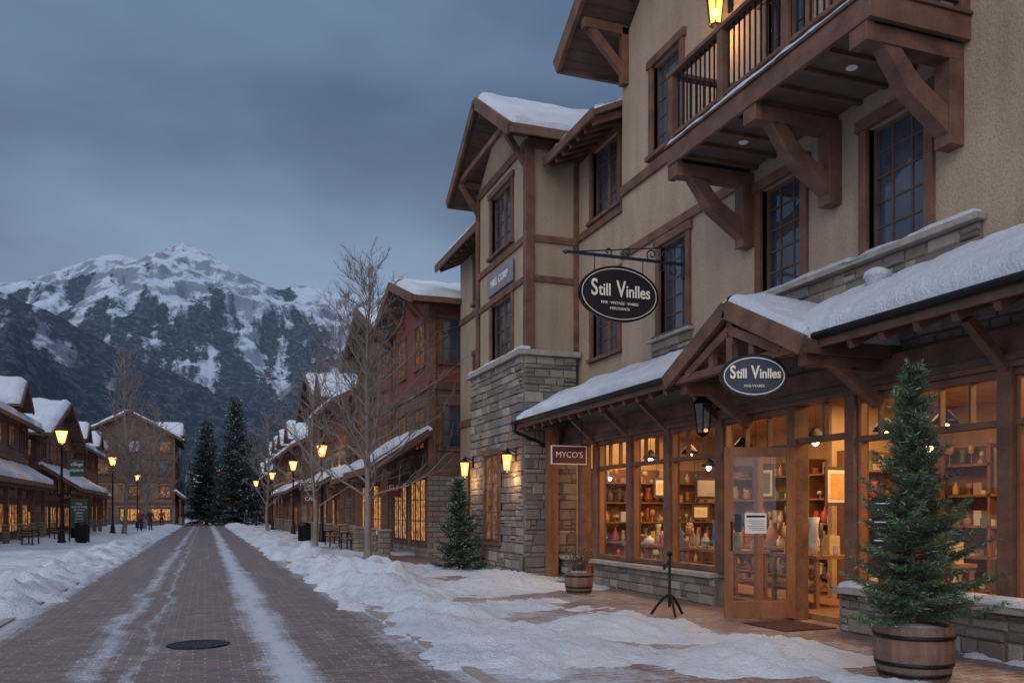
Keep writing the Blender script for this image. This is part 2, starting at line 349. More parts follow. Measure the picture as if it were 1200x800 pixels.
def snow_h(x,y):
    n1=fbm(x*.55,y*.4,4,11); n2=fbm(x*2.2,y*2.0,4,21); n3=fbm(x*8,y*8,3,31); n4=fbm(x*.9,y*.35,3,44)
    h=(n1-.565)*.30+(n2-.5)*.14
    g=lambda cx,cy,sx,sy,a: a*np.exp(-((x-cx)/sx)**2-((y-cy)/sy)**2)
    bank=np.exp(-((x-3.05)/.75)**2)*np.clip((y-10)/4,0,1)*(.08+.5*np.clip(n2-.34,0,1)+.55*np.clip(n4-.48,0,1))
    bank2=np.exp(-((x-2.8)/.45)**2)*np.clip((12-y)/3,0,1)*.05
    far=np.clip((y-19)/8,0,1)*np.clip((6-x)/1.5,0,1)*.05*(x>0)
    h=h+bank+bank2+far+g(4.9,9.7,1.0,.75,.22)+g(5.3,7.3,.9,.7,.22)+g(3.1,16.6,.95,1.7,.28)+g(4.6,12.6,1.4,.9,.13)+g(5.6,15.8,1.1,1.1,.13)+g(4.0,21,1.3,2.2,.13)+g(3.6,8.4,.8,.8,.10)+g(6.6,19.5,.6,2.5,.14)+g(6.9,12.6,.35,1.2,.06)+g(6.0,17.6,.8,1.2,.10)
    h=h-.18*np.clip((x-5.9)/.6,0,1)*np.clip((y-7.3)/.8,0,1)*np.clip((15-y)/1.0,0,1)*(y<16)
    lb=np.exp(-((x+3.25)/.65)**2)*(.08+.42*np.clip(n2-.33,0,1)+.5*np.clip(n4-.48,0,1)); lb2=np.exp(-((x+8.0)/1.3)**2)*.16
    h=h+lb+lb2+(x<-2.3)*.015
    h=h+np.where(h>0,1,0)*(n3-.5)*.08
    road=np.clip((2.45-np.abs(x+.1)-.15*(n2-.5)*6)/.35,0,1)
    return np.clip(h,-.06,.6)*(1-road)-.08*road
def snow_patch(x0,x1,y0,y1,dx,dy):
    X,Y=np.meshgrid(np.arange(x0,x1+dx/2,dx),np.arange(y0,y1+dy/2,dy),indexing='ij')
    Z=snow_h(X,Y)+.02; return np.stack([X,Y,Z],-1)
sg=group('snow_bank')
grid_mesh('snow_near',snow_patch(1.9,7.6,3.6,26,.045,.05),SNOW,sg)
grid_mesh('snow_far',snow_patch(1.9,8.3,26,125,.12,.3),SNOW,sg)
grid_mesh('snow_left',snow_patch(-9.5,-2.0,6,40,.07,.09),SNOW,sg)
grid_mesh('snow_left_far',snow_patch(-9.5,-2.0,40,125,.15,.35),SNOW,sg)
mb=MB(); mb.lathe((-.07,10.3,0),[(.34,.004),(.34,.012),(.30,.014),(.29,.008)],32,METAL)
for a in range(-3,4): mb.box(-.07+a*.075-.012,-.07+a*.075+.012,10.3-.25+abs(a)*.03,10.3+.25-abs(a)*.03,.008,.014,METAL)
mb.build('manhole_cover',origin=(-.07,10.3,0))
# ================================================================ MAIN BUILDING
B=group('storefront_building',(7.8,11,0))
FX=('x',7.8,-1); FX2=('x',8.1,-1)
mb=MB()
wins=[(8.06,4.72,.9,1.55),(10.22,4.72,.9,1.55),(13.22,4.72,.9,1.6),(13.45,8.1,.95,1.6),(5.6,4.72,.9,1.55),(3.4,4.72,.9,1.55)]
doors=[(10.1,6.87,.85,2.1),(8.3,6.87,1.5,2.1)]
holes=[(w[0]-w[2]/2,w[0]+w[2]/2,w[1],w[1]+w[3]) for w in wins+doors]
wall_holes(mb,FX,2,15.2,3.35,10.7,holes,STUC,.2)
mb.prism([(7.8,15.2,10.7),(7.8,2,10.7),(7.8,2,12),(7.8,10.5,14.2)],(8,0,0),STUC)
mb.box(8.02,16,15.0,15.2,3.42,10.7,STUC); mb.box(8.02,16,2,2.2,3.42,10.7,STUC); mb.box(15.8,16,2.2,15,3.42,10.7,STUC)
w2=[(16.55,4.9,1.25,1.35),(16.55,7.95,1.25,1.5)]
wall_holes(mb,FX2,15.2,18.3,3.35,9.5,[(w[0]-w[2]/2,w[0]+w[2]/2,w[1],w[1]+w[3]) for w in w2],STUC,.2)
mb.box(8.32,15,15.3,26.6,3.45,9.5,STUC)
mb.build('walls',B)
mb=MB()
for w in wins: window(mb,FX,*w,cols=3,rows=5,rec=.14,cw=.13)
for w in w2: window(mb,FX2,*w,cols=2,rows=4,rec=.14,split=2)
for w in doors: window(mb,FX,*w,cols=2,rows=4,rec=.14,cw=.14,split=1 if w[2]<1 else 2)
mb.build('windows',B,bevel=.004)
mb=MB()
fbox(mb,FX,11.15,15.2,6.5,6.66,0,.05,TRIM)
fbox(mb,FX,11.15,15.2,7.74,7.93,0,.06,TRIM); fbox(mb,FX2,15.22,18.0,7.68,7.84,0,.06,TRIM); fbox(mb,FX2,15.22,18.0,6.5,6.62,0,.05,TRIM)
rz=lambda y:10.75+(15.9-y)*.62
mb.slab((6.8,16.1,10.72),(16,16.1,10.72),(16,10.5,14.2),(6.8,10.5,14.2),.14,SOFF)
mb.slab((6.8,4.9,10.72),(16,4.9,10.72),(16,10.5,14.2),(6.8,10.5,14.2),.14,SOFF)
mb.beam((6.78,16.15,10.6),(6.78,10.5,14.1),.09,.34,TRIM)
mb.box(6.8,16,16.08,16.18,10.5,10.76,TRIM)
for yy in (15.0,12.9):
    z=rz(yy)-.35
    mb.beam((7.8,yy,z-.05),(6.85,yy,z-.05),.16,.18,TRIM); mb.beam((7.82,yy,z-.95),(7.0,yy,z-.12),.14,.16,TRIM); mb.box(7.66,7.8,yy-.08,yy+.08,z-1.1,z,TRIM)
mb.slab((7.2,15.22,9.42),(7.2,17.8,9.42),(11,17.8,11.2),(11,15.22,11.2),.12,SOFF)
mb.box(7.14,7.2,15.22,17.8,9.24,9.44,TRIM)
for i in range(7): y=15.4+i*.38; mb.beam((8.15,y,9.62),(7.24,y,9.24),.09,.14,TRIM)
mb.box(9.0,9.8,16.0,16.8,9.8,11.3,MORT); mb.box(8.93,9.87,15.93,16.87,11.3,11.45,CAP)
mb.slab((7.1,21.7,9.5),(7.1,27.0,9.5),(11.5,27.0,11.4),(11.5,21.7,11.4),.13,SOFF)
mb.box(7.04,7.1,21.7,27.0,9.3,9.53,TRIM)
for i in range(9): y=22.1+i*.58; mb.beam((8.0,y,9.72),(7.15,y,9.32),.1,.15,TRIM)
mb.build('roof_timbers',B,bevel=.006)
snow_quad(B,(7.2,15.22,9.43),(7.2,17.5,9.43),(10.9,17.5,11.15),(10.9,15.22,11.15),.13,cover=.3)
snow_quad(B,(7.1,22.4,9.52),(7.1,27,9.52),(11.4,27,11.37),(11.4,22.4,11.37),.14,cover=.3)
mb=MB(); FX3=('x',7.8,-1)
mb.box(7.8,8.3,21.7,26.6,0,9.5,STUC)
for z in (4.9,7.9): window(mb,FX3,24.2,z,1.6,1.4,cols=2,rows=3,split=2)
fbox(mb,FX3,21.7,26.6,7.5,7.68,0,.05,TRIM); fbox(mb,FX3,21.7,26.6,4.2,4.42,0,.06,TRIM)
window(mb,FX3,24.2,.6,2.6,2.3,cols=2,rows=3,split=3,glass=LGL)
mb.build('rear_bay',B)
mb=MB()
stones(mb,FX,6.85,11.1,4.05,4.60,.07,seed=2); stones(mb,FX,12.6,13.95,4.05,4.60,.07,seed=3)
stones(mb,FX,6.3,11.5,3.42,4.05,.06,seed=4)
stones(mb,('x',7.62,-1),11.62,16.05,.02,.46,.08,seed=5); stones(mb,('x',7.62,-1),16.9,18.0,.02,.46,.08,seed=51)
stones(mb,('x',7.52,-1),2.2,8.62,.02,.50,.08,seed=6)
stones(mb,('y',8.62,1),7.45,7.8,.02,.50,.03,seed=7)
mb.build('stonework',B)
mb=MB()
fbox(mb,FX,6.8,11.15,4.60,4.68,0,.16,CAP); fbox(mb,FX,12.55,14.0,4.60,4.66,0,.13,CAP)
mb.box(7.46,7.85,11.6,16.08,.46,.54,CAP); mb.box(7.36,7.85,2.2,8.66,.50,.59,CAP); mb.box(7.46,7.85,16.88,18.0,.46,.54,CAP)
mb.box(7.62,7.85,11.62,16.05,0,.46,MORT); mb.box(7.52,7.85,2.2,8.62,0,.5,MORT)
mb.build('stone_caps',B,bevel=.012)
snow_quad(B,(7.64,6.85,4.68),(7.64,11.1,4.68),(7.8,11.1,4.68),(7.8,6.85,4.68),.05,.035,cover=.42,name='ledge_snow')
snow_quad(B,(7.36,4.5,.59),(7.36,8.6,.59),(7.6,8.6,.59),(7.6,4.5,.59),.05,.035,cover=.45,name='ledge_snow')
# storefront frame
mb=MB(); gl=MB()
posts=[16.12,14.62,13.2,11.58,9.80,8.66,7.82,6.45,5.1,3.7,2.3]
for p in posts:
    z0=.55 if p not in(9.80,8.66) else 0.02
    mb.box(7.62,7.86,p-.085,p+.085,z0,2.96,TRIM)
mb.box(7.60,7.88,2.2,17.95,2.96,3.36,TRIM); mb.box(7.56,7.60,2.2,17.95,3.02,3.10,TRIM2)
for a,b in zip(posts[:-1],posts[1:]):
    hi=a-.085; lo=b+.085
    if (a,b)==(9.80,8.66):
        mb.box(7.68,7.80,lo,hi,2.44,2.52,TRIM); gl.pane(7.75,lo,hi,2.52,2.96,CGL); mb.box(7.70,7.78,(lo+hi)/2-.02,(lo+hi)/2+.02,2.52,2.96,TRIM); continue
    zb=.55 if a!=11.58 else .1
    mb.box(7.66,7.82,lo,hi,zb,zb+.09,TRIM); mb.box(7.67,7.81,lo,hi,2.88,2.96,TRIM); mb.box(7.67,7.81,lo,hi,2.38,2.45,TRIM)
    gl.pane(7.74,lo,hi,zb+.09,2.88,CGL)
    n=3 if hi-lo>1.0 else 2
    for i in range(1,n): y=lo+(hi-lo)*i/n; mb.box(7.70,7.78,y-.015,y+.015,2.45,2.88,TRIM)
    for y in (lo,hi-.05): mb.box(7.69,7.79,y,y+.05,zb+.09,2.88,DOORW)
    if a==11.58: y=(lo+hi)/2; mb.box(7.69,7.79,y-.05,y+.05,zb+.09,2.38,DOORW)
mb.box(7.6,7.85,16.75,16.92,.02,2.96,TRIM); mb.box(7.2,7.42,17.55,17.8,0,3.4,DOORW)
gl.pane(7.74,16.92,18.0,.6,2.9,CGL)
mb.build('storefront_frame',B,bevel=.006); gl.build('storefront_glass',B)
# awning roofs
mb=MB()
def awn(y0,y1,ze=3.52,zt=4.14,xe=6.6):
    mb.slab((xe,y0,ze),(xe,y1,ze),(7.8,y1,zt),(7.8,y0,zt),.07,SOFF)
    mb.box(xe-.05,xe,y0-.02,y1+.02,ze-.15,ze+.035,TRIM2)
    mb.cyl((xe-.09,y0,ze-.02),(xe-.09,y1,ze-.02),.045,.045,8,METAL)
    y=y0+.2
    while y<y1: mb.beam((7.78,y,zt-.2),(xe+.02,y,ze-.16),.08,.15,TRIM); y+=.46
    mb.box(7.68,7.80,y0,y1,zt-.36,zt-.1,TRIM)
awn(10.85,18.05); awn(1.8,8.05)
for y in (11.6,13.2,14.62,16.12,6.45,5.1):
    mb.beam((7.66,y,2.95),(7.12,y,3.42),.10,.10,TRIM)
yc=9.45
for s in (1,-1):
    mb.slab((6.35,yc+s*1.5,3.47),(7.8,yc+s*1.5,3.47),(7.8,yc,4.2),(6.35,yc,4.2),.08,SOFF)
    mb.beam((6.33,yc+s*1.53,3.38),(6.33,yc,4.12),.07,.22,TRIM)
    mb.box(6.36,7.6,yc+s*1.50-.02,yc+s*1.50+.02,3.3,3.46,TRIM2)
    mb.beam((7.62,yc+s*1.3,2.8),(6.9,yc+s*1.3,3.28),.13,.13,TRIM)
    mb.beam((6.42,yc+s*1.05,3.42),(6.42,yc,3.86),.10,.12,TRIM)
    mb.box(6.5,7.62,yc+s*1.3-.08,yc+s*1.3+.08,3.20,3.36,TRIM)
mb.box(6.38,6.5,yc-1.4,yc+1.4,3.34,3.44,TRIM); mb.box(6.39,6.49,yc-.07,yc+.07,3.44,4.02,TRIM)
for s in (.45,-.45,.85,-.85): mb.box(6.40,6.48,yc+s-.05,yc+s+.05,3.44,4.0-abs(s)*.5,TRIM)
mb.build('awning_timbers',B,bevel=.006)
snow_quad(B,(6.56,10.5,3.53),(6.56,18.0,3.53),(7.8,18.0,4.17),(7.8,10.5,4.17),.15,.05,cover=.36)
snow_quad(B,(6.56,1.9,3.53),(6.56,8.6,3.53),(7.8,8.6,4.17),(7.8,1.9,4.17),.20,.05,cover=.3)
for s in (1,-1): snow_quad(B,(6.34,yc+s*1.5,3.47),(7.9,yc+s*1.5,3.47),(7.9,yc,4.2),(6.34,yc,4.2),.12,.045,cover=.36 if s>0 else .25)
mb=MB(); mb.lathe((7.45,8.0,4.0),[(.13,0),(.13,.25),(.16,.27),(.14,.33),(.07,.37),(0.01,.38)],16,SNOW); mb.build('vent_cap',B)
mb=MB(); pts=[(6.5,17.95,3.5),(6.5,17.9,3.3),(7.1,17.85,3.05),(7.35,17.82,2.9),(7.35,17.82,.1)]
for a,b in zip(pts[:-1],pts[1:]): mb.cyl(a,b,.045,.045,8,METAL)
mb.build('downspout',B)
# balcony
mb=MB(); x0=6.43;y0=7.0;y1=11.1
mb.box(x0+.04,7.8,y0+.03,y1-.03,6.70,6.80,TRIM); mb.box(x0+.05,7.79,y0+.05,y1-.05,6.685,6.70,SOFF)
for i in range(9): y=y0+.35+i*.43; mb.box(x0+.06,7.79,y-.03,y+.03,6.63,6.685,TRIM)
mb.box(x0,x0+.06,y0,y1,6.60,6.86,TRIM); mb.box(x0+.06,7.8,y0-.0,y0+.06,6.602,6.86,TRIM); mb.box(x0+.06,7.8,y1-.06,y1,6.602,6.86,TRIM)
mb.box(x0-.03,x0+.1,y0-.03,y1+.03,6.862,6.90,TRIM2); mb.box(x0+.1,7.8,y0-.03,y0+.1,6.862,6.898,TRIM2)
for py in (y0+.07,8.4,9.75,y1-.07): mb.box(x0+.01,x0+.13,py-.06,py+.06,6.90,7.98,TRIM)
mb.box(x0-.01,x0+.15,y0,y1,7.90,7.96,TRIM); mb.box(x0+.04,x0+.10,y0+.1,y1-.1,7.02,7.07,TRIM)
for yy in (y0+.07,y1-.07): mb.box(x0+.15,7.8,yy-.07,yy+.07,7.902,7.958,TRIM); mb.box(x0+.12,7.8,yy-.03,yy+.03,7.02,7.07,TRIM); mb.box(7.68,7.8,yy-.06,yy+.06,6.9,8.0,TRIM)
y=y0+.2
while y<y1-.15: mb.box(x0+.06,x0+.082,y-.011,y+.011,7.07,7.90,METAL); y+=.115
x=x0+.24
while x<7.65:
    for yy in (y0+.07,y1-.07): mb.box(x-.011,x+.011,yy-.011,yy+.011,7.07,7.90,METAL)
    x+=.115
for by in (7.2,9.1,10.98):
    mb.box(x0+.12,7.8,by-.11,by+.11,6.42,6.60,TRIM); mb.box(7.60,7.8,by-.11,by+.11,5.5,6.42,TRIM)
    pts=[(7.60,5.62),(7.05,5.98),(6.72,6.42),(6.95,6.42),(7.2,6.15),(7.60,5.90)]
    mb.prism([(p,by-.09,z) for p,z in pts],(0,.18,0),TRIM)
    mb.box(x0+.02,x0+.13,by-.13,by+.13,6.40,6.62,TRIM)
for (cx,cy) in ((7.1,8.02),(7.1,10.15)): mb.lathe((cx,cy,6.668),[(.06,.0),(.07,.006),(.07,.016)],16,WHITE)
mb.build('balcony',B,bevel=.008)
snow_quad(B,(x0-.03,y0,6.9),(x0-.03,y1,6.9),(x0+.16,y1,6.9),(x0+.16,y0,6.9),.07,.04,name='balcony_snow')
# interior shell
mb=MB()
mb.box(7.9,12.2,2.3,17.9,.02,.1,INTW); mb.box(12.2,12.3,2.3,17.9,.1,3.3,WARMWALL); mb.box(7.9,12.2,2.2,2.3,.1,3.3,WARMWALL); mb.box(7.9,12.2,17.9,18.0,.1,3.3,WARMWALL)
mb.box(7.9,12.3,2.2,18,3.3,3.4,WARMWALL); mb.box(9.6,12.2,11.3,11.4,.1,3.3,WARMWALL)
mb.build('shop_interior_shell',B)
# ---------------- tower
T=group('stone_base_tower',(6.85,19.85,0)); mb=MB(); TX=('x',6.85,-1); TY=('y',18.0,-1)
tw=[(19.75,5.3,1.5,1.4),(19.75,7.95,1.5,1.45)]
wall_holes(mb,TX,18,21.7,4.9,9.95,[(w[0]-w[2]/2,w[0]+w[2]/2,w[1],w[1]+w[3]) for w in tw],STUC2,.2)
mb.box(7.06,8.3,18.0,18.2,4.9,9.95,STUC2); mb.add([(6.85,18,4.9),(7.06,18,4.9),(7.06,18,9.95),(6.85,18,9.95)],[(0,1,2,3)],STUC2)
mb.box(6.85,8.3,21.5,21.7,0,9.95,STUC2)
mb.prism([(6.86,17.99,9.95),(6.86,21.71,9.95),(6.86,19.85,11.25)],(.2,0,0),STUC2)
mb.build('walls',T)
mb=MB()
for w in tw: window(mb,TX,*w,cols=2,rows=4,rec=.14,split=2)
for fr,a,b in ((TX,18,21.7),(TY,6.85,8.1)):
    for z,h in ((7.62,.16),(6.72,.14),(9.72,.2)): fbox(mb,fr,a,b,z,z+h,0,.05 if fr is TX else .047,TRIM)
fbox(mb,TX,17.94,18.12,5.2,9.72,.0,.065,TRIM); fbox(mb,TY,6.85,7.0,5.2,9.72,0,.06,TRIM); fbox(mb,TY,7.98,8.1,5.2,9.72,0,.06,TRIM); fbox(mb,TX,21.55,21.72,5.2,9.72,0,.065,TRIM)
mb.build('windows_and_trim',T,bevel=.005)
mb=MB()
for s in (1,-1):
    y=19.85+s*2.45
    mb.slab((6.2,y,9.92),(10.3,y,9.92),(10.3,19.85,11.55),(6.2,19.85,11.55),.12,SOFF)
    mb.beam((6.18,y+s*.03,9.80),(6.18,19.85,11.45),.07,.26,TRIM)
    mb.box(6.2,8.0 if s<0 else 8,y-.03+s*.03,y+.03+s*.03,9.72,9.93,TRIM)
    mb.beam((6.3,19.85+s*1.75,10.1),(6.86,19.85+s*1.75,10.1),.14,.16,TRIM); mb.beam((6.86,19.85+s*1.75,9.35),(6.36,19.85+s*1.75,10.05),.12,.13,TRIM)
mb.beam((6.3,19.85,11.2),(6.86,19.85,11.2),.14,.16,TRIM)
mb.box(6.3,6.4,18.1,21.6,10.12,10.26,TRIM)
mb.build('roof',T,bevel=.005)
for s in (1,-1): y=19.85+s*2.45; snow_quad(T,(6.25,y,9.95),(10.2,y,9.95),(10.2,19.85,11.58),(6.25,19.85,11.58),.14,.08,cover=.3)
mb=MB()
stones(mb,('x',6.75,-1),17.86,21.8,.02,5.02,.10,holes=[(19.3,20.5,.7,3.0)],seed=12,rmax=.26); stones(mb,('y',17.92,-1),6.72,8.0,.02,5.02,.09,seed=13,rmax=.26)
stones(mb,('x',6.62,-1),17.75,19.0,.02,.55,.1,seed=15)
mb.box(6.75,8.0,17.92,21.8,.02,5.02,MORT)
mb.box(6.56,8.05,17.74,21.9,5.02,5.14,CAP); 
window(mb,('x',6.66,-1),19.9,.8,1.0,2.1,cols=1,rows=3,glass=LGL2,split=2)
mb.build('stone_base',T)
snow_quad(T,(6.58,17.76,5.14),(6.58,21.9,5.14),(6.84,21.9,5.14),(6.84,17.76,5.14),.07,.05,name='ledge_snow')
# ================================================================ signs
def oval_sign(name,loc,rz,w,h,base,txt,size,sub=True):
    g=group(name,loc,rz); mb=MB(); n=48
    def ring(a,b,y): return [(a*math.cos(2*math.pi*i/n),y,b*math.sin(2*math.pi*i/n)) for i in range(n)]
    def disc(a,b,y0,y1,mat):
        vs=ring(a,b,y0)+ring(a,b,y1); mb.add(vs,[(i,(i+1)%n,n+(i+1)%n,n+i) for i in range(n)]+[tuple(range(n)),tuple(range(n,2*n))[::-1]],mat)
    disc(w/2,h/2,-.03,.03,base)
    def rim(a,b,t,y0,y1,mat):
        vs=ring(a,b,y0)+ring(a-t,b-t,y0)+ring(a,b,y1)+ring(a-t,b-t,y1)
        fs=[]
        for i in range(n):
            j=(i+1)%n; fs+=[(i,j,n+j,n+i),(2*n+i,2*n+j,3*n+j,3*n+i),(i,j,2*n+j,2*n+i),(n+i,n+j,3*n+j,3*n+i)]
        mb.add(vs,fs,mat)
    rim(w/2+.004,h/2+.004,.022,-.04,.04,METAL); rim(w/2-.035,h/2-.035,.011,-.034,.034,CREAM)
    mb.build('board',g,local=True)
    a,b=txt
    for sgn,rr in ((-1,(rad(90),0,0)),(1,(rad(90),0,rad(180)))):
        q=-sgn
        # capitals end where the small letters start
        text(a[0],(q*-w*.275,sgn*.035,h*.075),rr,size*1.35,CREAM,g,off=.005,sx=.72,align='RIGHT')
        text(a[1:],(q*-w*.265,sgn*.035,h*.05),rr,size,CREAM,g,off=.004,sx=.80,name='lettering_2',align='LEFT')
        text(b[0],(q*w*.075,sgn*.035,h*.075),rr,size*1.35,CREAM,g,off=.005,sx=.72,name='lettering_3',align='RIGHT')
        text(b[1:],(q*w*.078,sgn*.035,h*.05),rr,size,CREAM,g,off=.004,sx=.80,name='lettering_4',align='LEFT')
        if sub:
            text('FINE · VINTAGE · WARES',(0,sgn*.035,-h*.17),rr,size*.22,CREAM,g,name='small_lettering'); text('MERCHANTS',(0,sgn*.035,-h*.27),rr,size*.22,CREAM,g,name='small_lettering_2')
    return g
g=oval_sign('hanging_sign',(6.52,12.83,5.14),0,1.46,.92,SIGNB,('Still','Vinlles'),.285)
mb=MB()
mb.box(-1.0,1.28,-.02,.02,.60,.645,BLUEM); mb.box(1.22,1.28,-.05,.05,.38,.95,BLUEM)
mb.beam((-.75,0,.645),(1.22,0,.92),.018,.018,BLUEM); mb.cyl((-.96,0,.62),(-1.03,0,.62),.045,.01,10,BLUEM)
for x in (-.45,.45): mb.cyl((x,0,.36),(x,0,.61),.008,.008,6,METAL); mb.lathe((x,0,.34),[(.02,0),(.02,.03)],8,METAL)
def scroll(cx,cz,r,t0,t1,turn=1):
    p=None
    for i in range(22):
        t=i/21; a=t0+(t1-t0)*t; rr=r*(1-.75*t); q=(cx+math.cos(a)*rr,0,cz+math.sin(a)*rr)
        if p: mb.cyl(p,q,.013,.013,6,BLUEM,caps=False)
        p=q
scroll(.9,.74,.13,-1.5,6,1); scroll(.62,.73,.10,4,-3); scroll(-.2,.70,.07,-1.5,5); scroll(.15,.72,.08,4,-3); scroll(1.05,.50,.11,1.5,7.5); scroll(-.8,.70,.06,-1.5,5)
scroll(.8,.52,.08,1.5,-5)
mb.build('iron_bracket',g,local=True)
g=oval_sign('oval_sign',(6.2,8.66,3.13),rad(-20),.80,.52,SIGNBL,('Still','Vinlles'),.16,False)
text('FINE WARES',(0,-.035,-.12),(rad(90),0,0),.045,CREAM,g,name='small_lettering')
mb=MB()
for x in (-.25,.25): mb.cyl((x,0,.2),(x,0,.40),.007,.007,6,METAL)
mb.build('hangers',g,local=True)
g=group('shop_sign',(6.95,15.9,2.66)); mb=MB(); mb.box(-.37,.37,-.02,.02,-.17,.17,SIGNR); mb.box(-.39,.39,-.016,.016,-.19,-.17,CREAM); mb.box(-.39,.39,-.016,.016,.17,.19,CREAM); mb.box(-.39,-.37,-.016,.016,-.17,.17,CREAM); mb.box(.37,.39,-.016,.016,-.17,.17,CREAM)
for x in (-.28,.28): mb.cyl((x,0,.19),(x,0,.75),.008,.008,6,METAL)
mb.build('board',g,local=True); text("MYCO'S",(0,-.025,0),(rad(90),0,0),.17,CREAM,g)
g=group('wall_sign',(6.80,19.75,7.2)); mb=MB(); mb.box(-.03,.0,-.95,.95,-.26,.26,SIGNGR); mb.build('board',g,local=True); text('HILL CORP',(-.034,0,0),(rad(90),0,rad(-90)),.26,WHITE,g)
# ================================================================ lanterns
def wall_lantern(loc,side=(-1,0),lit=True,power=25,s=1.0,name='wall_lantern'):
    g=group(name,loc); mb=MB(); dx,dy=side
    mb.beam((-dx*.22*s,-dy*.22*s,.22*s),(0,0,.30*s),.025*s,.025*s,METAL); mb.box(-dx*.22*s-.03,-dx*.22*s+.03,-dy*.22*s-.05,-dy*.22*s+.05,.05*s,.32*s,METAL)
    mb.lathe((0,0,0),[(.01,.30*s),(.03*s,.27*s),(.12*s,.18*s),(.125*s,.165*s)][::-1],6,METAL,smooth=False)
    mb.lathe((0,0,0),[(.02*s,-.2*s),(.07*s,-.16*s),(.07*s,-.15*s)],6,METAL,smooth=False)
    for i in range(6):
        a=2*math.pi*i/6; mb.beam((math.cos(a)*.072*s,math.sin(a)*.072*s,-.15*s),(math.cos(a)*.11*s,math.sin(a)*.11*s,.17*s),.010*s,.010*s,METAL)
    mb.build('frame',g,local=True)
    mb=MB()
    vs=[];n=6
    for r,z in ((.068*s,-.149*s),(.105*s,.164*s)):
        for i in range(n): a=2*math.pi*i/n; vs.append((r*math.cos(a),r*math.sin(a),z))
    mb.add(vs,[(i,(i+1)%n,n+(i+1)%n,n+i) for i in range(n)],LGLASS if lit else CGL)
    if lit: mb.lathe((0,0,-.03*s),[(.01,-.05*s),(.03*s,0),(.02*s,.06*s),(.005,.08*s)],8,BULB)
    mb.build('glass',g,local=True)
    if lit:
        l=D.lights.new('lamp','POINT'); l.energy=power; l.color=(1,.5,.18); l.shadow_soft_size=.05; o=D.objects.new('lamp',l); link(o); o.parent=g; o.location=(0,0,-.3*s)
wall_lantern((7.5,11.46,9.30),s=1.3,power=16); wall_lantern((6.45,18.25,2.62),s=1.1,power=16); wall_lantern((6.42,21.5,2.62),s=1.1,power=16); wall_lantern((7.3,11.5,2.95),lit=False,s=1.4)
def street_lamp(x,y,h=5.0,side=1,sign=False,power=90):
    g=group('street_lamp',(x,y,0)); mb=MB(); k=h
    mb.lathe((0,0,0),[(.20,0),(.20,.12),(.15,.18),(.14,.5),(.09,.62),(.075,.9),(.06,1.0),(.05,k-1.0),(.075,k-.97),(.05,k-.9),(.045,k-.76),(.11,k-.72),(.14,k-.70)],14,METAL)
    mb.lathe((0,0,k),[(.31,-.14),(.29,-.10),(.16,.02),(.05,.08),(.035,.12),(.02,.22)],12,METAL)
    for i in range(6):
        a=2*math.pi*i/6; mb.beam((math.cos(a)*.14,math.sin(a)*.14,k-.70),(math.cos(a)*.275,math.sin(a)*.275,k-.14),.014,.014,METAL)
    mb.beam((-.35,0,k-1.1),(.35,0,k-1.1),.03,.03,METAL); mb.lathe((.36,0,k-1.1),[(.01,-.04),(.04,0),(.01,.04)],8,METAL); mb.lathe((-.36,0,k-1.1),[(.01,-.04),(.04,0),(.01,.04)],8,METAL)
    mb.build('post',g,local=True)
    mb=MB(); mb.lathe((0,0,k),[(.13,-.69),(.262,-.15)],12,LGLASS); mb.lathe((0,0,k-.45),[(.03,-.10),(.12,0),(.10,.14),(.02,.22)],10,BULB); mb.build('lantern',g,local=True)
    l=D.lights.new('lamp','POINT'); l.energy=power; l.color=(1,.5,.18); l.shadow_soft_size=.08; o=D.objects.new('lamp',l); link(o); o.parent=g; o.location=(0,0,k-.85)
for (x,y,h) in ((5.55,43.7,5),(5.5,58,5),(5.4,75,5),(5.2,96,5),(-6.4,45.4,5.5),(-6.1,66,5.5),(-6.0,88,5.2),(-5.6,112,5)): street_lamp(x,y,h)
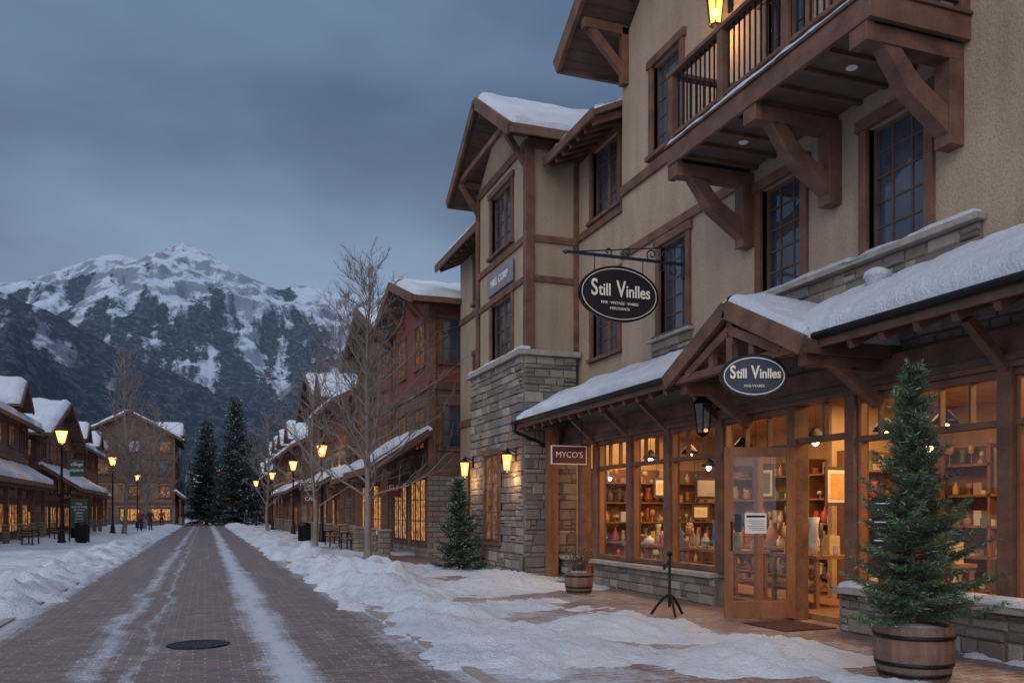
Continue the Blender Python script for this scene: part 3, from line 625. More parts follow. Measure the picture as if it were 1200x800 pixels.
# ================================================================ vegetation
def conifer(name,loc,H,Rr,nb,tstep,nl,nw,per,seed,snow=.0,z0=.1,tr=.03,base=(.045,.085,.04),nstep=None,p0_=-.12,lv=(.6,1.12)):
    r=random.Random(seed); mb=MB(); nstep=nstep or nl*.45; UP=Vector((0,0,1))
    wood=MB(); wood.cyl((0,0,0),(r.uniform(-.02,.02),r.uniform(-.02,.02),H*.98),tr,tr*.15,8,BARKD)
    for i in range(nb):
        t=(i+r.random())/nb; z=z0+t*(H-z0)*.97; Ln=Rr*((1-t)**.85)*r.uniform(*lv)+nl*1.2; az=i*2.39996+r.uniform(-.4,.4)
        pitch=p0_+.75*t+r.uniform(-.16,.16); d=Vector((math.cos(az)*math.cos(pitch),math.sin(az)*math.cos(pitch),math.sin(pitch)))
        side=d.cross(UP).normalized(); p0=Vector((0,0,z))
        curv=r.uniform(-.02,.16)*Ln
        pos=lambda s: p0+d*s+UP*(curv*(s/Ln)**2-(.08*Ln if t<.5 else 0)*math.sin(math.pi*s/Ln))
        wood.cyl(p0,pos(Ln*.9),max(.004,tr*.25*(1-t)+.002),.002,4,BARKD,caps=False)
        s=Ln*.12; shade=r.uniform(.6,1.3)
        while s<=Ln:
            p=pos(s)
            for sg in (-1,1,0):
                tl=(.42*(Ln-s)+nl*.8)*r.uniform(.7,1.1) if sg else tstep*1.2
                td=(d*.75+side*sg*.8+UP*r.uniform(-.15,.35)).normalized() if sg else d
                q=0
                while q<tl:
                    c=p+td*q
                    for _ in range(per):
                        v=Vector((r.gauss(0,1),r.gauss(0,1),r.gauss(0,1))); v=(v-td*v.dot(td)); v=(v.normalized()*.75+td*.75+UP*.12).normalized()*nl*r.uniform(.7,1.15)
                        w=v.cross(Vector((r.gauss(0,1),r.gauss(0,1),r.gauss(0,1)))).normalized()*nw
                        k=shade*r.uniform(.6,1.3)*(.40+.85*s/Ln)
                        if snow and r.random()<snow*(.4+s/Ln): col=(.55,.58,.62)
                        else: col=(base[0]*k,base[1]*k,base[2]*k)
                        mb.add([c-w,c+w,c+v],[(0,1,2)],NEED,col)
                    q+=nstep
            s+=tstep
    return mb,wood
def place_conifer(name,loc,extra=None,**k):
    g=group(name,loc); a,w=conifer(name,loc,**k); a.build('foliage',g,local=True,recalc=False); w.build('trunk',g,local=True)
    return g
def barrel(mbx,c,r,h,mat=BARREL):
    mbx.lathe(c,[(r*.82,0),(r*.93,h*.25),(r,h*.55),(r*.97,h*.85),(r*.93,h),(r*.85,h),(r*.84,h*.88)],28,mat,smooth=False)
    for z,k in ((.12,.885),(.3,.955),(.78,.995)): mbx.lathe((c[0],c[1],c[2]+h*z),[(r*k,0),(r*k+.006,.002),(r*k+.009,h*.07),(r*k,h*.075)],28,METAL)
    mbx.lathe((c[0],c[1],c[2]+h*.86),[(r*.86,0),(r*.8,.04),(r*.3,.07),(.01,.075)],20,SNOW)
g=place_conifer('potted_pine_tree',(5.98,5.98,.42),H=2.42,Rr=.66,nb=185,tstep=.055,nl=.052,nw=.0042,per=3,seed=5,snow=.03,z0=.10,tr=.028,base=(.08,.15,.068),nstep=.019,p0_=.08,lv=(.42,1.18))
mb=MB(); barrel(mb,(0,0,-.42),.34,.50); mb.build('barrel',g,local=True)
g=place_conifer('small_pine_tree',(6.0,20.6,.0),H=2.3,Rr=.62,nb=120,tstep=.10,nl=.09,nw=.011,per=3,seed=8,snow=.06,z0=.12,tr=.03,base=(.05,.095,.05),nstep=.05,p0_=.05,lv=(.45,1.15))
place_conifer('spruce_tree',(3.4,105,0),H=14.8,Rr=3.0,nb=280,tstep=.46,nl=.36,nw=.055,per=3,seed=9,snow=.08,z0=.5,tr=.2,base=(.05,.08,.078),nstep=.26)
place_conifer('spruce_tree',(.2,112,0),H=12.8,Rr=2.5,nb=220,tstep=.46,nl=.36,nw=.055,per=3,seed=10,snow=.08,z0=.5,tr=.2,base=(.05,.08,.078),nstep=.26)
place_conifer('spruce_tree',(6.2,122,0),H=11.5,Rr=2.3,nb=200,tstep=.5,nl=.38,nw=.06,per=3,seed=14,snow=.08,z0=.5,tr=.2,base=(.05,.08,.078),nstep=.28)
g=group('barrel_planter',(6.45,14.3,.0)); mb=MB(); barrel(mb,(0,0,0),.26,.42); mb.build('barrel',g,local=True)
mb=MB()
for i in range(120):
    a=R.uniform(0,6.28); l=R.uniform(.2,.5); t=R.uniform(0,.55); v=Vector((math.cos(a)*math.sin(t),math.sin(a)*math.sin(t),math.cos(t)))
    p=Vector((math.cos(a)*.08,math.sin(a)*.08,.38)); mb.cyl(p,p+v*l,.004,.002,3,BARKD,caps=False)
    q=p+v*l
    for k in range(5):
        w=Vector((R.gauss(0,1),R.gauss(0,1),R.gauss(0,1))).normalized()*.035; w2=Vector((R.gauss(0,1),R.gauss(0,1),R.gauss(0,1))).normalized()*.035
        k2=R.choice([(.22,.10,.06),(.12,.10,.05),(.30,.22,.16)]); mb.add([q,q+w,q+w2],[(0,1,2)],NEED,k2)
mb.build('dried_stems',g,local=True,recalc=False)
def bare_tree(name,loc,H,spread,seed,tr=.12,nlat=46,nsub=8,ntw=5,mat=BARK,minr=.007):
    r=random.Random(seed); mb=MB()
    def limb(p,d,l,r0,r1,segs,n,up=.12,w=.12):
        pts=[(p,r0)]
        for i in range(segs):
            d=(d+Vector((r.gauss(0,w),r.gauss(0,w),r.gauss(0,w)+up))).normalized(); q=p+d*(l/segs); rr=r0+(r1-r0)*(i+1)/segs
            mb.cyl(p,q,pts[-1][1],rr,n,mat,caps=False); p=q; pts.append((p,rr))
        return pts,d
    trunk,_=limb(Vector((0,0,0)),Vector((0,0,1)),H,tr,.012,18,8,.25,.05)
    mb.lathe((0,0,0),[(tr*1.6,-.05),(tr*1.25,.1),(tr*1.02,.4)],10,mat)
    for i in range(nlat):
        t=.20+.76*(i+r.random()*.6)/nlat; k=t*18; j=min(17,int(k)); p=trunk[j][0].lerp(trunk[j+1][0],k-j); rb=trunk[j][1]*.45
        az=i*2.4+r.uniform(-.4,.4); el=r.uniform(.35,.75)+.35*t; d=Vector((math.cos(az)*math.cos(el),math.sin(az)*math.cos(el),math.sin(el)))
        ln=spread*(min(1,(1-t)*1.25+.12))**.75*r.uniform(.65,1.1)
        pts,_=limb(p,d,ln,max(minr*1.4,rb),minr,7,5,.07,.13)
        for a in range(nsub):
            kk=r.uniform(.2,1)*6.99; jj=int(kk); q=pts[jj][0].lerp(pts[jj+1][0],kk-jj)
            dd=((pts[jj+1][0]-pts[jj][0]).normalized()*.8+Vector((r.gauss(0,.6),r.gauss(0,.6),r.uniform(-.1,.6)))).normalized()
            sp,_=limb(q,dd,ln*r.uniform(.22,.48),max(minr,pts[jj][1]*.55),minr*.7,4,3,.05,.15)
            for b in range(ntw):
                m=r.randint(0,3); qq=sp[m][0].lerp(sp[m+1][0],r.random()); d3=((sp[m+1][0]-sp[m][0]).normalized()+Vector((r.gauss(0,.6),r.gauss(0,.6),r.uniform(-.2,.6)))).normalized()
                limb(qq,d3,ln*r.uniform(.08,.2),minr*.75,minr*.45,2,3,.05,.12)
    return mb.build(name,origin=None,recalc=False) , loc
def place_bare(*a,**k):
    o,loc=bare_tree(*a,**k); o.location=loc
place_bare('bare_tree',(4.5,25,0),9.0,3.4,21,tr=.11,nlat=56,nsub=10)
place_bare('bare_tree',(4.3,36,0),8.2,2.8,22,tr=.11,nlat=34,nsub=6,ntw=4,minr=.01)
place_bare('bare_tree',(-5.2,64,0),12.5,3.8,23,tr=.15,nlat=44,nsub=7,ntw=4,minr=.018)
place_bare('bare_tree',(-5.0,82,0),11,3.6,24,tr=.15,nlat=36,nsub=6,ntw=4,minr=.02)
place_bare('bare_tree',(4.4,66,0),9,3,25,tr=.13,nlat=30,nsub=6,ntw=4,minr=.016)
# ================================================================ other buildings
SID_R=siding('siding_red',(.20,.062,.04)); SID_B=siding('siding_brown',(.15,.09,.062)); SID_T=siding('siding_tan',(.25,.18,.13))
BRK_R=bricky('brick_red',(.20,.072,.050),(.145,.052,.040),(.16,.13,.11),.22,.075)
STV=bricky('stone_veneer',(.27,.22,.18),(.18,.155,.14),(.09,.08,.07),.42,.17,.015,bs=.8)
PL2=basic('plaster_brown',(.23,.155,.105),.9,.2,1,.4,stain=.5); PL3=basic('plaster_tan',(.35,.255,.18),.9,.2,1,.4,stain=.5)
def lodge(name,side,xf,depth,y0,y1,eave,ridge,kind,wall,upper=None,base=STV,porch=None,floors=3,seed=1,near=True,lit=.8,res=.22,thin=False):
    """side=+1 building on +x side (street face normal -x)"""
    r=random.Random(seed); g=group(name,(xf,(y0+y1)/2,0)); upper=upper or wall; s=side; xb=xf+s*depth; yc=(y0+y1)/2; FR=('x',xf,-s); FY=('y',y0,-1)
    mb=MB(); fh=eave/floors
    mb.box(xf,xb,y0,y1,0,fh,base); mb.box(xf+s*.06,xb,y0+.06,y1-.06,fh,fh*2,wall); mb.box(xf+s*.06,xb,y0+.06,y1-.06,fh*2,eave,upper)
    if kind=='street': mb.prism([(xf+s*.061,y0+.06,eave),(xf+s*.061,y1-.06,eave),(xf+s*.061,yc,ridge-.1)],(s*(depth-.1),0,0),upper)
    else:
        xm=xf+s*min(depth/2,4.5); mb.prism([(xf+s*.06,y0+.061,eave),(2*xm-xf,y0+.061,eave),(xm,y0+.061,ridge-.1)],(0,y1-y0-.13,0),upper)
    mb.build('walls',g)
    mb=MB(); FR2=('x',xf+s*.06,-s); FY2=('y',y0+.06,-1)
    for fl in range(1,floors):
        z=fl*fh; fbox(mb,FR2,y0,y1,z-.12,z+.12,0,.09,TRIM); 
        if near: fbox(mb,FY2,min(xf,xb)+.0,max(xf,xb),z-.12,z+.12,0,.088,TRIM)
        nw=max(1,int((y1-y0)/2.5))
        for i in range(nw):
            u=y0+(y1-y0)*(i+.5)/nw; gl=LGL2 if r.random()<.4 else DGL
            window(mb,FR2,u,z+fh*.28,1.25,fh*.5,cols=2,rows=3,split=2,glass=gl,cw=.1)
        if near:
            for i in range(max(1,int(depth/3))): window(mb,FY2,xf+s*(1.0+i*3 if depth>4 else depth/2),z+fh*.28,1.1,fh*.5,cols=2,rows=3,glass=LGL2 if r.random()<.3 else DGL,cw=.1)
    if near and s<0:
        for i in range(max(1,int(depth/3))): window(mb,FY,xf+s*(1.4+i*3),.6,1.9,fh-1.1,cols=2,rows=2,split=2,glass=LGL if r.random()<.8 else LGL2,cw=.1)
    if kind=='street' and ridge-eave>1.6: window(mb,FR2,yc,eave-.1,1.0,min(1.1,(ridge-eave)*.5),cols=2,rows=2,cw=.1)
    nb=max(2,int((y1-y0)/2.6))
    for i in range(nb):
        u=y0+(y1-y0)*(i+.5)/nb; gl=LGL if r.random()<lit else LGL2
        window(mb,FR,u,.5,(y1-y0)/nb-.7,min(2.3,fh-.7),cols=2,rows=3,split=3,glass=gl)
    for yy in (y0+.08,y1-.08): fbox(mb,FR2,yy-.09,yy+.09,fh+.12,eave,0,.07,TRIM)
    if near: fbox(mb,FY2,min(xf,xf+s*.24),max(xf,xf+s*.24),fh+.12,eave,0,.067,TRIM)
    mb.build('windows_and_trim',g)
    mb=MB(); ov=.7
    if kind=='street':
        k=(ridge-eave)/((y1-y0)/2); ze=eave-ov*k+.12; xo=xf-s*ov; hw=(y1-y0)/2+ov
        for q in (1,-1):
            mb.slab((xo,yc+q*hw,ze),(xb,yc+q*hw,ze),(xb,yc,ridge+.12),(xo,yc,ridge+.12),.14,SOFF)
            mb.beam((xo-s*.03,yc+q*(hw+.03),ze-.1),(xo-s*.03,yc,ridge+.02),.07,.28,TRIM); mb.box(xo,xb,yc+q*hw,yc+q*(hw+.05),ze-.16,ze+.02,TRIM)
            for f in (.3,.75):
                yy=yc+q*hw*f; zz=ridge-(ridge-ze)*f-.25; mb.beam((xf,yy,zz),(xo+s*.05,yy,zz),.13,.15,TRIM); mb.beam((xf,yy,zz-.65),(xo+s*.12,yy,zz-.05),.1,.11,TRIM)
            snow_quad(g,(xo+s*.05,yc+q*hw,ze+.01),(xb,yc+q*hw,ze+.01),(xb,yc,ridge+.14),(xo+s*.05,yc,ridge+.14),.2,res,cover=.34)
    else:
        run=abs(xm-xf); k=(ridge-eave)/run; ze=eave-ov*k+.12; xo=xf-s*ov; xo2=2*xm-xo
        mb.slab((xo,y0-.5,ze),(xo,y1+.5,ze),(xm,y1+.5,ridge+.12),(xm,y0-.5,ridge+.12),.14,SOFF); mb.slab((xo2,y0-.5,ze),(xo2,y1+.5,ze),(xm,y1+.5,ridge+.12),(xm,y0-.5,ridge+.12),.14,SOFF)
        mb.box(xo-s*.05,xo,y0-.5,y1+.5,ze-.18,ze+.02,TRIM); mb.beam((xo,y0-.53,ze-.1),(xm,y0-.53,ridge+.02),.07,.26,TRIM); mb.beam((xo2,y0-.53,ze-.1),(xm,y0-.53,ridge+.02),.07,.26,TRIM)
        yy=y0
        while yy<y1: mb.beam((xf+s*.1,yy,eave-.02),(xo+s*.04,yy,ze-.2),.1,.14,TRIM); yy+=.8
        snow_quad(g,(xo,y0-.45,ze+.01),(xo,y1+.5,ze+.01),(xm,y1+.5,ridge+.14),(xm,y0-.45,ridge+.14),.22,res,cover=.32)
        snow_quad(g,(xo2,y0-.45,ze+.01),(xo2,y1+.5,ze+.01),(xm,y1+.5,ridge+.14),(xm,y0-.45,ridge+.14),.22,res,cover=.1)
        for dy in ([yc] if y1-y0<11 else [y0+(y1-y0)*.27,y0+(y1-y0)*.75]):
            for q in (1,-1): mb.slab((xo-s*.1,dy+q*1.6,eave+.35),(xm,dy+q*1.6,eave+.35),(xm,dy,eave+1.7),(xo-s*.1,dy,eave+1.7),.12,SOFF); mb.beam((xo-s*.12,dy+q*1.63,eave+.25),(xo-s*.12,dy,eave+1.6),.07,.24,TRIM); snow_quad(g,(xo-s*.08,dy+q*1.6,eave+.36),(xm,dy+q*1.6,eave+.36),(xm,dy,eave+1.72),(xo-s*.08,dy,eave+1.72),.18,res,cover=.25)
            mb.prism([(xf+s*.03,dy-1.3,eave-.3),(xf+s*.03,dy+1.3,eave-.3),(xf+s*.03,dy+1.3,eave+.5),(xf+s*.03,dy,eave+1.5),(xf+s*.03,dy-1.3,eave+.5)],(s*2,0,0),upper)
            window(mb,('x',xf+s*.03,-s),dy,eave-.15,1.1,.8,cols=2,rows=2)
    if porch:
        px,pz0,pz1=porch; pxe=xf-s*px
        mb.slab((pxe,y0-.1,pz0),(pxe,y1-.1,pz0),(xf+s*.1,y1-.1,pz1),(xf+s*.1,y0-.1,pz1),.12,SOFF); mb.box(pxe-s*.05,pxe,y0-.12,y1-.08,pz0-.2,pz0+.03,TRIM)
        mb.beam((pxe,y0-.13,pz0-.08),(xf,y0-.13,pz1-.08),.06,.22,TRIM)
        yy=y0+.2
        while yy<y1: mb.beam((xf,yy,pz1-.25),(pxe+s*.04,yy,pz0-.2),.09,.14,TRIM); yy+=.6
        n=max(2,int((y1-y0)/3))+1
        for i in range(n):
            yy=y0+.3+(y1-y0-.8)*i/(n-1); mb.box(pxe+s*.38,pxe+s*.58,yy-.1,yy+.1,.9,pz0-.12,TRIM)
            w=.12 if thin else .17
            mb.box(pxe+s*(.48-w),pxe+s*(.48+w),yy-w,yy+w,0,.9,base); mb.box(pxe+s*(.45-w),pxe+s*(.51+w),yy-w-.03,yy+w+.03,.9,.96,CAP)
        mb.box(pxe+s*.36,pxe+s*.60,y0,y1-.2,pz0-.32,pz0-.13,TRIM)
        snow_quad(g,(pxe,y0-.1,pz0+.01),(pxe,y1-.1,pz0+.01),(xf+s*.1,y1-.1,pz1+.02),(xf+s*.1,y0-.1,pz1+.02),.18,min(res,.13),cover=.33)
    mb.build('roof_and_porch',g); return g
lodge('timber_lodge',1,6.9,9,27.2,32.8,8.5,9.5,'street',SID_B,SID_R,porch=(1.9,2.95,4.2),seed=31,res=.12)
lodge('brick_shop_building',1,6.9,9,33.3,41,8.6,10.2,'street',BRK_R,BRK_R,porch=(1.3,3.0,3.8),seed=32)
lodge('timber_lodge',1,6.5,10,42,52,7.2,9.4,'side',PL3,SID_R,porch=(1.2,3.0,3.7),seed=33)
lodge('timber_lodge',1,6.9,10,53,62,8.3,10.4,'street',PL2,SID_B,seed=34)
lodge('brick_shop_building',1,6.6,10,63,77,6.6,9.0,'side',BRK_R,SID_T,porch=(1.2,3.0,3.7),seed=35)
lodge('timber_lodge',1,6.9,10,79,95,6.9,9.2,'side',PL3,SID_B,seed=36)
lodge('timber_lodge',1,7.4,12,97,118,6,8.4,'side',SID_B,SID_R,seed=37)
lodge('timber_lodge',-1,-9.2,10,34,53.5,6.4,9.2,'side',PL3,SID_B,porch=(1.3,3.0,3.9),seed=41,thin=True,lit=1)
lodge('brick_shop_building',-1,-9.0,10,56,70,6.2,8.6,'street',SID_T,SID_B,porch=(2.2,2.9,4.3),seed=42,thin=True,lit=1)
lodge('timber_lodge',-1,-9.6,10,72,90,7.0,9.6,'side',PL2,SID_R,porch=(1.2,3,3.8),seed=43,thin=True,lit=1)
lodge('mountain_hotel',-1,-3.0,13,98,112,9.6,12.0,'side',PL2,SID_B,floors=4,porch=(1.0,3,3.8),seed=44)
lodge('mountain_hotel',1,-1,22,150,164,6.0,9.0,'side',PL2,SID_B,seed=45)
lodge('timber_lodge',-1,-24,12,120,140,9,12,'street',PL3,SID_R,seed=46)
# ================================================================ street furniture
def bench(loc,rz=0):
    g=group('park_bench',loc,rz); mb=MB()
    for x in (-.75,.75):
        mb.box(x-.03,x+.03,-.22,.22,.40,.44,METAL); mb.box(x-.03,x+.03,-.22,-.17,0,.62,METAL); mb.box(x-.03,x+.03,.17,.22,0,.9,METAL); mb.box(x-.03,x+.03,-.22,.2,.62,.66,METAL)
    mb.build('frame',g,local=True); mb=MB()
    for i in range(4): mb.box(-.8,.8,-.21+i*.105,-.12+i*.105,.44,.475,INTW)
    mb.build('seat',g,local=True); mb=MB()
    for i in range(3): mb.box(-.8,.8,.15,.175,.55+i*.13,.65+i*.13,INTW)
    mb.build('backrest',g,local=True)
def bin_(loc):
    mb=MB(); mb.lathe((0,0,0),[(.24,0),(.24,.06),(.27,.08),(.28,.8),(.30,.82),(.30,.88),(.26,.95),(.14,1.02),(.12,1.0)],18,METAL)
    for i in range(18):
        a=2*math.pi*i/18; mb.box(math.cos(a)*.285-.012,math.cos(a)*.285+.012,math.sin(a)*.285-.012,math.sin(a)*.285+.012,.1,.8,METAL)
    o=mb.build('litter_bin'); o.location=loc
bench((5.3,33.5,.04),rad(-90)); bench((5.2,37.5,.04),rad(-90)); bench((-7.3,43,.04),rad(90)); bench((-7.3,50,.04),rad(90)); bench((-6.6,31,.04),rad(90))
bin_((4.4,41.0,.02)); bin_((-5.6,45.8,.02)); bin_((-6.6,52,.02))
def board_sign(name,loc,w,h,z,mat,txt,post=True):
    g=group(name,loc); mb=MB(); mb.box(-w/2,w/2,-.03,.03,z-h/2,z+h/2,mat); mb.box(-w/2-.03,w/2+.03,-.025,.025,z+h/2,z+h/2+.04,TRIM); mb.box(-w/2-.03,w/2+.03,-.025,.025,z-h/2-.04,z-h/2,TRIM)
    if post:
        for x in (-w/2-.05,w/2+.05): mb.box(x-.03,x+.03,-.03,.03,0,z+h/2+.12,METAL)
    else: mb.box(-w/2-.3,w/2+.1,-.015,.015,z+h/2+.1,z+h/2+.13,METAL); mb.box(-w/2+.1,-w/2+.12,-.01,.01,z+h/2,z+h/2+.12,METAL); mb.box(w/2-.12,w/2-.1,-.01,.01,z+h/2,z+h/2+.12,METAL)
    mb.build('board',g,local=True); n=len(txt)
    for i,t in enumerate(txt): text(t,(0,-.035,z+h*.38-(i+.3)*h*.76/n),(rad(90),0,0),h*.62/n,CREAM,g,name='lettering_%d'%(i+1))
board_sign('information_board',(-5.75,46.2,0),.75,1.35,1.45,SIGNG,['village','shops & dining','ski school','gallery','tickets','parking','ice rink'])
board_sign('banner_sign',(-5.75,45.4,0),.6,.7,3.6,SIGNG,['village','square'],False)
board_sign('banner_sign',(5.0,43.7,0),.95,.5,2.7,SIGNG,['MARKET','open daily'],False); board_sign('shop_sign',(5.0,43.68,0),.95,.42,2.1,SIGNR,['CAFE'],False)
board_sign('shop_sign',(-8.1,38,0),.9,.5,2.5,SIGNG,['SKI'],False); board_sign('shop_sign',(6.2,30,0),.8,.45,2.3,SIGNR,['DELI'],False); board_sign('shop_sign',(-8.0,60,0),1.1,.6,2.4,SIGNR,['BAR'],False)
g=group('iron_sign_stand',(6.3,10.8,.02)); mb=MB(); mb.cyl((0,0,.12),(0,0,.88),.022,.018,8,METAL)
mb.lathe((0,0,.84),[(.01,0),(.04,.03),(.04,.06),(.01,.09)],10,METAL)
for a in (0.3,2.4,4.5):
    p=Vector((0,0,.30))
    for t in (.25,.5,.75,1): q=Vector((math.cos(a)*.27*t,math.sin(a)*.27*t,.30*(1-t**1.5)+.0)); mb.cyl(p,q,.021,.019,6,METAL); p=q
mb.cyl((-.09,0,.66),(.0,0,.80),.014,.014,6,METAL); mb.cyl((-.09,0,.66),(-.09,0,.74),.014,.014,6,METAL)
mb.build('stand',g,local=True)
ang=math.atan2(.30,-.95); g=group('open_shop_door',(7.62,9.70,.03),ang); mb=MB(); W=.98; Hh=2.36
mb.box(0,.12,-.025,.025,.02,Hh,DOORW); mb.box(W-.12,W,-.025,.025,.02,Hh,DOORW); mb.box(.12,W-.12,-.024,.024,Hh-.13,Hh,DOORW); mb.box(.12,W-.12,-.024,.024,.02,.26,DOORW); mb.build('frame',g,local=True,bevel=.004)
mb=MB(); mb.add([(.12,0,.26),(W-.12,0,.26),(W-.12,0,Hh-.13),(.12,0,Hh-.13)],[(0,1,2,3)],CGL); mb.build('glass',g,local=True)
mb=MB()
mb.box(.4,.70,.006,.010,1.18,1.46,WHITE); mb.box(.75,.84,.006,.010,1.2,1.45,SIGNBL); mb.box(.42,.68,.0105,.012,1.40,1.43,SIGNB)
for i in range(6): mb.box(.43,.67-.03*(i%3),.0105,.012,1.35-i*.025,1.358-i*.025,SIGNGR)
mb.build('notices',g,local=True)
mb=MB(); mb.cyl((.90,.07,.95),(.90,.07,1.35),.012,.012,8,METAL); mb.cyl((.90,.02,.97),(.90,.07,.97),.01,.01,6,METAL); mb.cyl((.90,.02,1.33),(.90,.07,1.33),.01,.01,6,METAL); mb.build('handle',g,local=True)
mb=MB(); mb.box(6.75,7.55,8.8,9.65,.02,.035,basic('mat_rubber',(.05,.015,.015),.9,.3,10,.4)); mb.build('door_mat')
mb=MB(); mb.box(7.715,7.725,7.98,8.38,1.05,1.68,SIGNB); 
for i in range(7): mb.box(7.71,7.7149,8.03,8.33-.04*(i%3),1.60-i*.075,1.615-i*.075,WHITE)
mb.build('window_poster')
# ================================================================ shop interior
COLS=[(.42,.09,.06),(.6,.45,.2),(.10,.17,.22),(.65,.6,.5),(.12,.20,.11),(.4,.2,.1),(.62,.33,.12),(.15,.1,.08),(.5,.48,.42),(.45,.33,.2)]
IM=[basic('goods_%d'%i,c,.5,.15,6,0) for i,c in enumerate(COLS)]
def item(mb,x,y,z,w,h,r,m):
    k=r.random()
    if k<.25: mb.box(x,x+w,y,y+w*.9,z,z+h*.7,m)
    elif k<.55: mb.lathe((x+w/2,y+w/2,z),[(w*.4,0),(w*.48,h*.2),(w*.45,h*.6),(w*.18,h*.78),(w*.16,h)],10,m)
    elif k<.8: mb.lathe((x+w/2,y+w/2,z),[(w*.25,0),(w*.5,h*.3),(w*.35,h*.8),(w*.5,h)],10,m)
    else: mb.lathe((x+w/2,y+w/2,z),[(w*.3,0),(w*.06,h*.05),(w*.05,h*.5),(w*.4,h*.55),(w*.5,h*.8),(w*.3,h)],10,m)
def goods(mb,x,y,z,dx,dy,seed,dens=.16,hm=.3):
    r=random.Random(seed); yy=y
    while yy<y+dy:
        w=r.uniform(.06,dens); h=r.uniform(.08,hm); m=r.choice(IM); xx=x+r.uniform(0,max(.01,dx-w))
        item(mb,xx,yy,z,w,h,r,m)
        yy+=w+r.uniform(.01,.12)
for i,(ya,yb) in enumerate(((2.6,6.0),(6.3,9.0),(9.1,11.2),(11.7,14.5),(14.8,17.6))):
    g=group('display_shelf',(11.8,(ya+yb)/2,.1)); mb=MB()
    mb.box(12.1,12.19,ya,yb,.1,2.6,INTW)
    for y in (ya,yb-.05,(ya+yb)/2): mb.box(11.7,12.1,y,y+.05,.1,2.6,INTW)
    for z in (.2,.75,1.25,1.75,2.25): mb.box(11.7,12.1,ya+.05,yb-.05,z,z+.04,INTW)
    mb.build('frame',g); mb=MB()
    for j,z in enumerate((.24,.79,1.29,1.79,2.29)): goods(mb,11.72,ya+.08,z,.3,yb-ya-.2,i*9+j,.2,.38)
    mb.build('goods',g)
def shelf_x(xa,xb,y,seed):
    g=group('display_shelf',((xa+xb)/2,y,.1)); mb=MB(); mb.box(xa,xb,y,y+.04,.1,2.5,INTW)
    for x in (xa,xb-.05): mb.box(x,x+.05,y-.35,y,.1,2.5,INTW)
    for z in (.3,.8,1.25,1.7,2.15): mb.box(xa+.05,xb-.05,y-.35,y,z,z+.035,INTW)
    mb.build('frame',g); mb=MB(); r=random.Random(seed)
    for z in (.335,.835,1.285,1.735,2.185):
        x=xa+.08
        while x<xb-.25:
            w=r.uniform(.08,.2); h=r.uniform(.1,.34); item(mb,x,y-.28,z,w,h,r,r.choice(IM)); x+=w+r.uniform(.01,.12)
    mb.build('goods',g)
shelf_x(9.7,11.6,11.28,3); shelf_x(8.3,11.6,17.88,4)
for i,(xa,ya,yb) in enumerate(((8.15,11.9,13.0),(8.15,13.4,14.4),(8.15,14.9,15.9),(8.2,7.9,8.5),(8.3,5.2,6.2),(9.8,12.2,14.8),(9.8,6,7.5),(8.3,10.1,11.2))):
    g=group('display_table',(xa+.3,(ya+yb)/2,.1)); mb=MB(); mb.box(xa,xa+.7,ya,yb,.82,.87,INTW)
    for x in (xa+.03,xa+.61):
        for y in (ya+.03,yb-.09): mb.box(x,x+.06,y,y+.06,.1,.82,INTW)
    mb.box(xa+.05,xa+.65,ya+.05,yb-.05,.35,.38,INTW); mb.build('frame',g)
    mb=MB(); goods(mb,xa+.03,ya+.03,.87,.25,yb-ya-.12,60+i,.24,.6); goods(mb,xa+.35,ya+.03,.87,.25,yb-ya-.12,80+i,.24,.45); goods(mb,xa+.1,ya+.1,.38,.3,yb-ya-.3,90+i,.2,.3); mb.build('goods',g)
r=random.Random(4)
for (x,y,z,w,h) in ((8.9,13.9,1.95,.5,.4),(9.0,12.3,2.0,.45,.55),(8.8,15.3,2.0,.5,.4),(9.2,10.7,1.9,.5,.6),(9.0,7.6,2.0,.4,.5),(9.3,6.2,1.9,.6,.45),(9.4,14.9,1.5,.4,.3)):
    g=group('framed_picture',(x,y,z)); mb=MB(); mb.box(-w/2,w/2,-.015,.015,-h/2,h/2,TRIM2); mb.box(-w/2+.05,w/2-.05,-.018,-.0151,-h/2+.05,h/2-.05,IM[3]); mb.box(-w/2+.1,w/2-.1,-.021,-.0181,-h/2+.1,h/2-.1,r.choice(IM))
    for q in (-w/3,w/3): mb.cyl((q,0,h/2),(q,0,3.3-z),.004,.004,4,METAL)
    mb.build('frame',g,local=True)
for i,(x,y,z) in enumerate(((8.6,14.0,2.6),(8.6,12.3,2.6),(8.6,15.5,2.6),(8.7,10.6,2.6),(8.7,9.2,2.6),(8.7,8.2,2.6),(8.7,6.9,2.55),(8.7,5.6,2.55),(10.5,13.4,2.5),(10.5,8,2.5),(10.3,10,2.5),(10.3,16,2.5))):
    g=group('pendant_lamp',(x,y,z)); mb=MB(); mb.cyl((0,0,.15),(0,0,3.3-z),.006,.006,5,METAL); mb.lathe((0,0,0),[(.16,0),(.14,.06),(.06,.15),(.03,.18)],14,METAL); mb.build('shade',g,local=True)
    mb=MB(); mb.lathe((0,0,-.05),[(.01,-.05),(.05,-.01),(.055,.03),(.02,.08)],10,BULB); mb.build('bulb',g,local=True)
for (x,y,e) in ((9.3,14.2,130),(9.3,9.6,95),(9.1,6.2,130),(9.3,16.9,35)):
    l=D.lights.new('ceiling_light','AREA'); l.shape='RECTANGLE'; l.size=1.6; l.size_y=2.0; l.energy=e; l.color=(1,.58,.25); o=D.objects.new('ceiling_light',l); link(o); o.location=(x,y,3.25)
